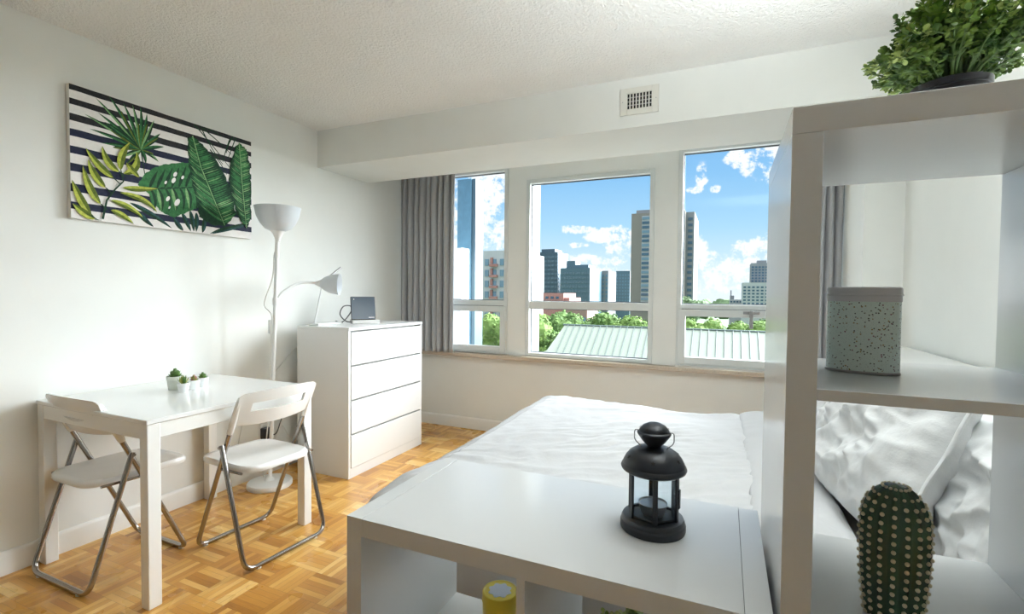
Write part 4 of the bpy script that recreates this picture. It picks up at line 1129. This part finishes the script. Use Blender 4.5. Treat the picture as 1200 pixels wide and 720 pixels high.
# ------------------------------------------------------------------ sky
wd = bpy.data.worlds.new('sky'); scn.world = wd; wd.use_nodes = True
nt = NT(wd.node_tree); nt.n.clear()
out = nt.node('ShaderNodeOutputWorld'); bg = nt.node('ShaderNodeBackground')
tc = nt.node('ShaderNodeTexCoord'); sp = nt.node('ShaderNodeSeparateXYZ'); nt.put(sp.inputs[0], tc.outputs['Generated'])
el = nt.m('ARCSINE', sp.outputs[2]); az = nt.m('ARCTAN2', sp.outputs[0], sp.outputs[1])
skyc = nt.ramp(nt.m('MULTIPLY', el, 2.0), [(0, (.86, .94, .98)), (.10, (.70, .87, .97)), (.26, (.44, .72, .94)), (.46, (.27, .56, .88)), (.8, (.18, .42, .80))])
nz = nt.noise(tc.outputs['Generated'], 30, 10, .72); nz2 = nt.noise(tc.outputs['Generated'], 5, 5, .6)
blobs = [(-.046, .226, .014, .026), (-.058, .200, .02, .007), (-.021, .199, .010, .008), (.040, .240, .025, .022), (.075, .245, .035, .040), (.01, .252, .02, .02),
         (-.02, .045, .075, .045), (-.045, .085, .016, .03), (.06, .06, .06, .05), (-.10, .02, .06, .035), (-.278, .131, .034, .010), (-.215, .119, .060, .017), (-.19, .085, .05, .028), (-.25, .07, .05, .012), (-.50, .14, .10, .34), (-.26, .03, .12, .03), (-.28, .10, .02, .006)]
cl = None
for a0, e0, wa, we in blobs:
    d = nt.m('ADD', nt.m('POWER', nt.m('ABSOLUTE', nt.m('DIVIDE', nt.m('SUBTRACT', az, a0), wa)), 2), nt.m('POWER', nt.m('ABSOLUTE', nt.m('DIVIDE', nt.m('SUBTRACT', el, e0), we)), 2))
    s_ = nt.m('SUBTRACT', 1, d)
    cl = s_ if cl is None else nt.m('MAXIMUM', cl, s_)
cm = nt.m('ADD', nt.m('MINIMUM', nt.m('MAXIMUM', cl, -1.6), .55), nt.m('MULTIPLY', nt.m('SUBTRACT', nz, .5), 6.5))
cmask = nt.smooth(cm, .0, .85)
# scattered cloud elsewhere and an unseen bright layer added overhead to light the room
fill_deck = nt.m('MULTIPLY', nt.smooth(el, .36, .75), nt.smooth(nz2, .30, .62))
side = nt.m('MULTIPLY', nt.m('SUBTRACT', 1, nt.smooth(sp.outputs[1], .55, .8)), nt.smooth(nz2, .45, .6))
cmask = nt.m('MAXIMUM', cmask, nt.m('MULTIPLY', side, .9))
c_ = nt.mix(cmask, skyc, (1.02, 1.03, 1.04))
c_ = nt.mix(fill_deck, c_, (3.2, 3.3, 3.4))
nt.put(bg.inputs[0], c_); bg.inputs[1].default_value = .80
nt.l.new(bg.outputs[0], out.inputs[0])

# ------------------------------------------------------------------ lights
def sun(name, az_, el_, ang, s, c):
    l = bpy.data.lights.new(name, 'SUN'); l.energy = s; l.angle = radians(ang); l.color = c
    o = bpy.data.objects.new(name, l); col.objects.link(o)
    d = V((sin(radians(az_))*cos(radians(el_)), cos(radians(az_))*cos(radians(el_)), sin(radians(el_))))
    o.rotation_euler = d.to_track_quat('Z', 'Y').to_euler(); return o
sun('sun', 46, 27, 72, 24.0, (.95, .98, 1))
def uplighter(x, y, power, label):  # out-of-view lamp added to brighten the ceiling and fill the room
    t = thing('fill_lamp', (x, y, 0), label, 'lamp')
    MB().lathe([(.13, 0), (.132, .02), (.03, .035), (.013, .05)], 40, x, y).build('base', M['lampw'], t)
    MB().tube([(x, y, .04), (x, y, 1.66)], .011, 12).build('pole', M['lampw'], t, smooth=60)
    MB().lathe([(.02, 1.64), (.08, 1.67), (.13, 1.75), (.14, 1.80), (.134, 1.80), (.12, 1.75), (.07, 1.68), (.0001, 1.665)], 40, x, y).build('lamp_shade', M['grey'], t, smooth=60)
    l = bpy.data.lights.new('fill_light', 'SPOT'); l.energy = power; l.color = (.93, .985, 1); l.shadow_soft_size = .09
    l.spot_size = radians(120); l.spot_blend = 1
    o = bpy.data.objects.new('fill_light', l); col.objects.link(o); o.parent = t; o.location = (0, 0, 1.80); o.rotation_euler = V((.30, -.30, -.90)).to_track_quat('Z', 'Y').to_euler()
uplighter(.69, .93, 335, 'added unseen fill lamp aimed at the ceiling, right of the shelf units')

# ------------------------------------------------------------------ camera
f_, yaw, pitch, rl = 566.41, radians(-23.7527), radians(-1.6097), radians(.5514)
fw = V((sin(yaw)*cos(pitch), cos(yaw)*cos(pitch), sin(pitch))); rt = V((cos(yaw), -sin(yaw), 0)); up = rt.cross(fw)
r2 = rt*cos(rl)+up*sin(rl); u2 = -rt*sin(rl)+up*cos(rl)
cd = bpy.data.cameras.new('camera'); cd.sensor_width = 36; cd.lens = f_*36/1200; cd.clip_start = .02; cd.clip_end = 2000
co = bpy.data.objects.new('camera', cd); col.objects.link(co)
mw = Matrix((r2, u2, -fw)).transposed().to_4x4(); mw.translation = (0, 0, 1.217); co.matrix_world = mw
scn.camera = co
scn.view_settings.view_transform = 'Standard'; scn.view_settings.look = 'None'; scn.view_settings.gamma = 1
scn.view_settings.use_curve_mapping = False; scn.view_settings.exposure = 0.46
scn.cycles.use_denoising = True
scn.cycles.max_bounces = 10; scn.cycles.diffuse_bounces = 6; scn.cycles.transparent_max_bounces = 12
scn.cycles.sample_clamp_indirect = 6; scn.cycles.caustics_reflective = False; scn.cycles.caustics_refractive = False
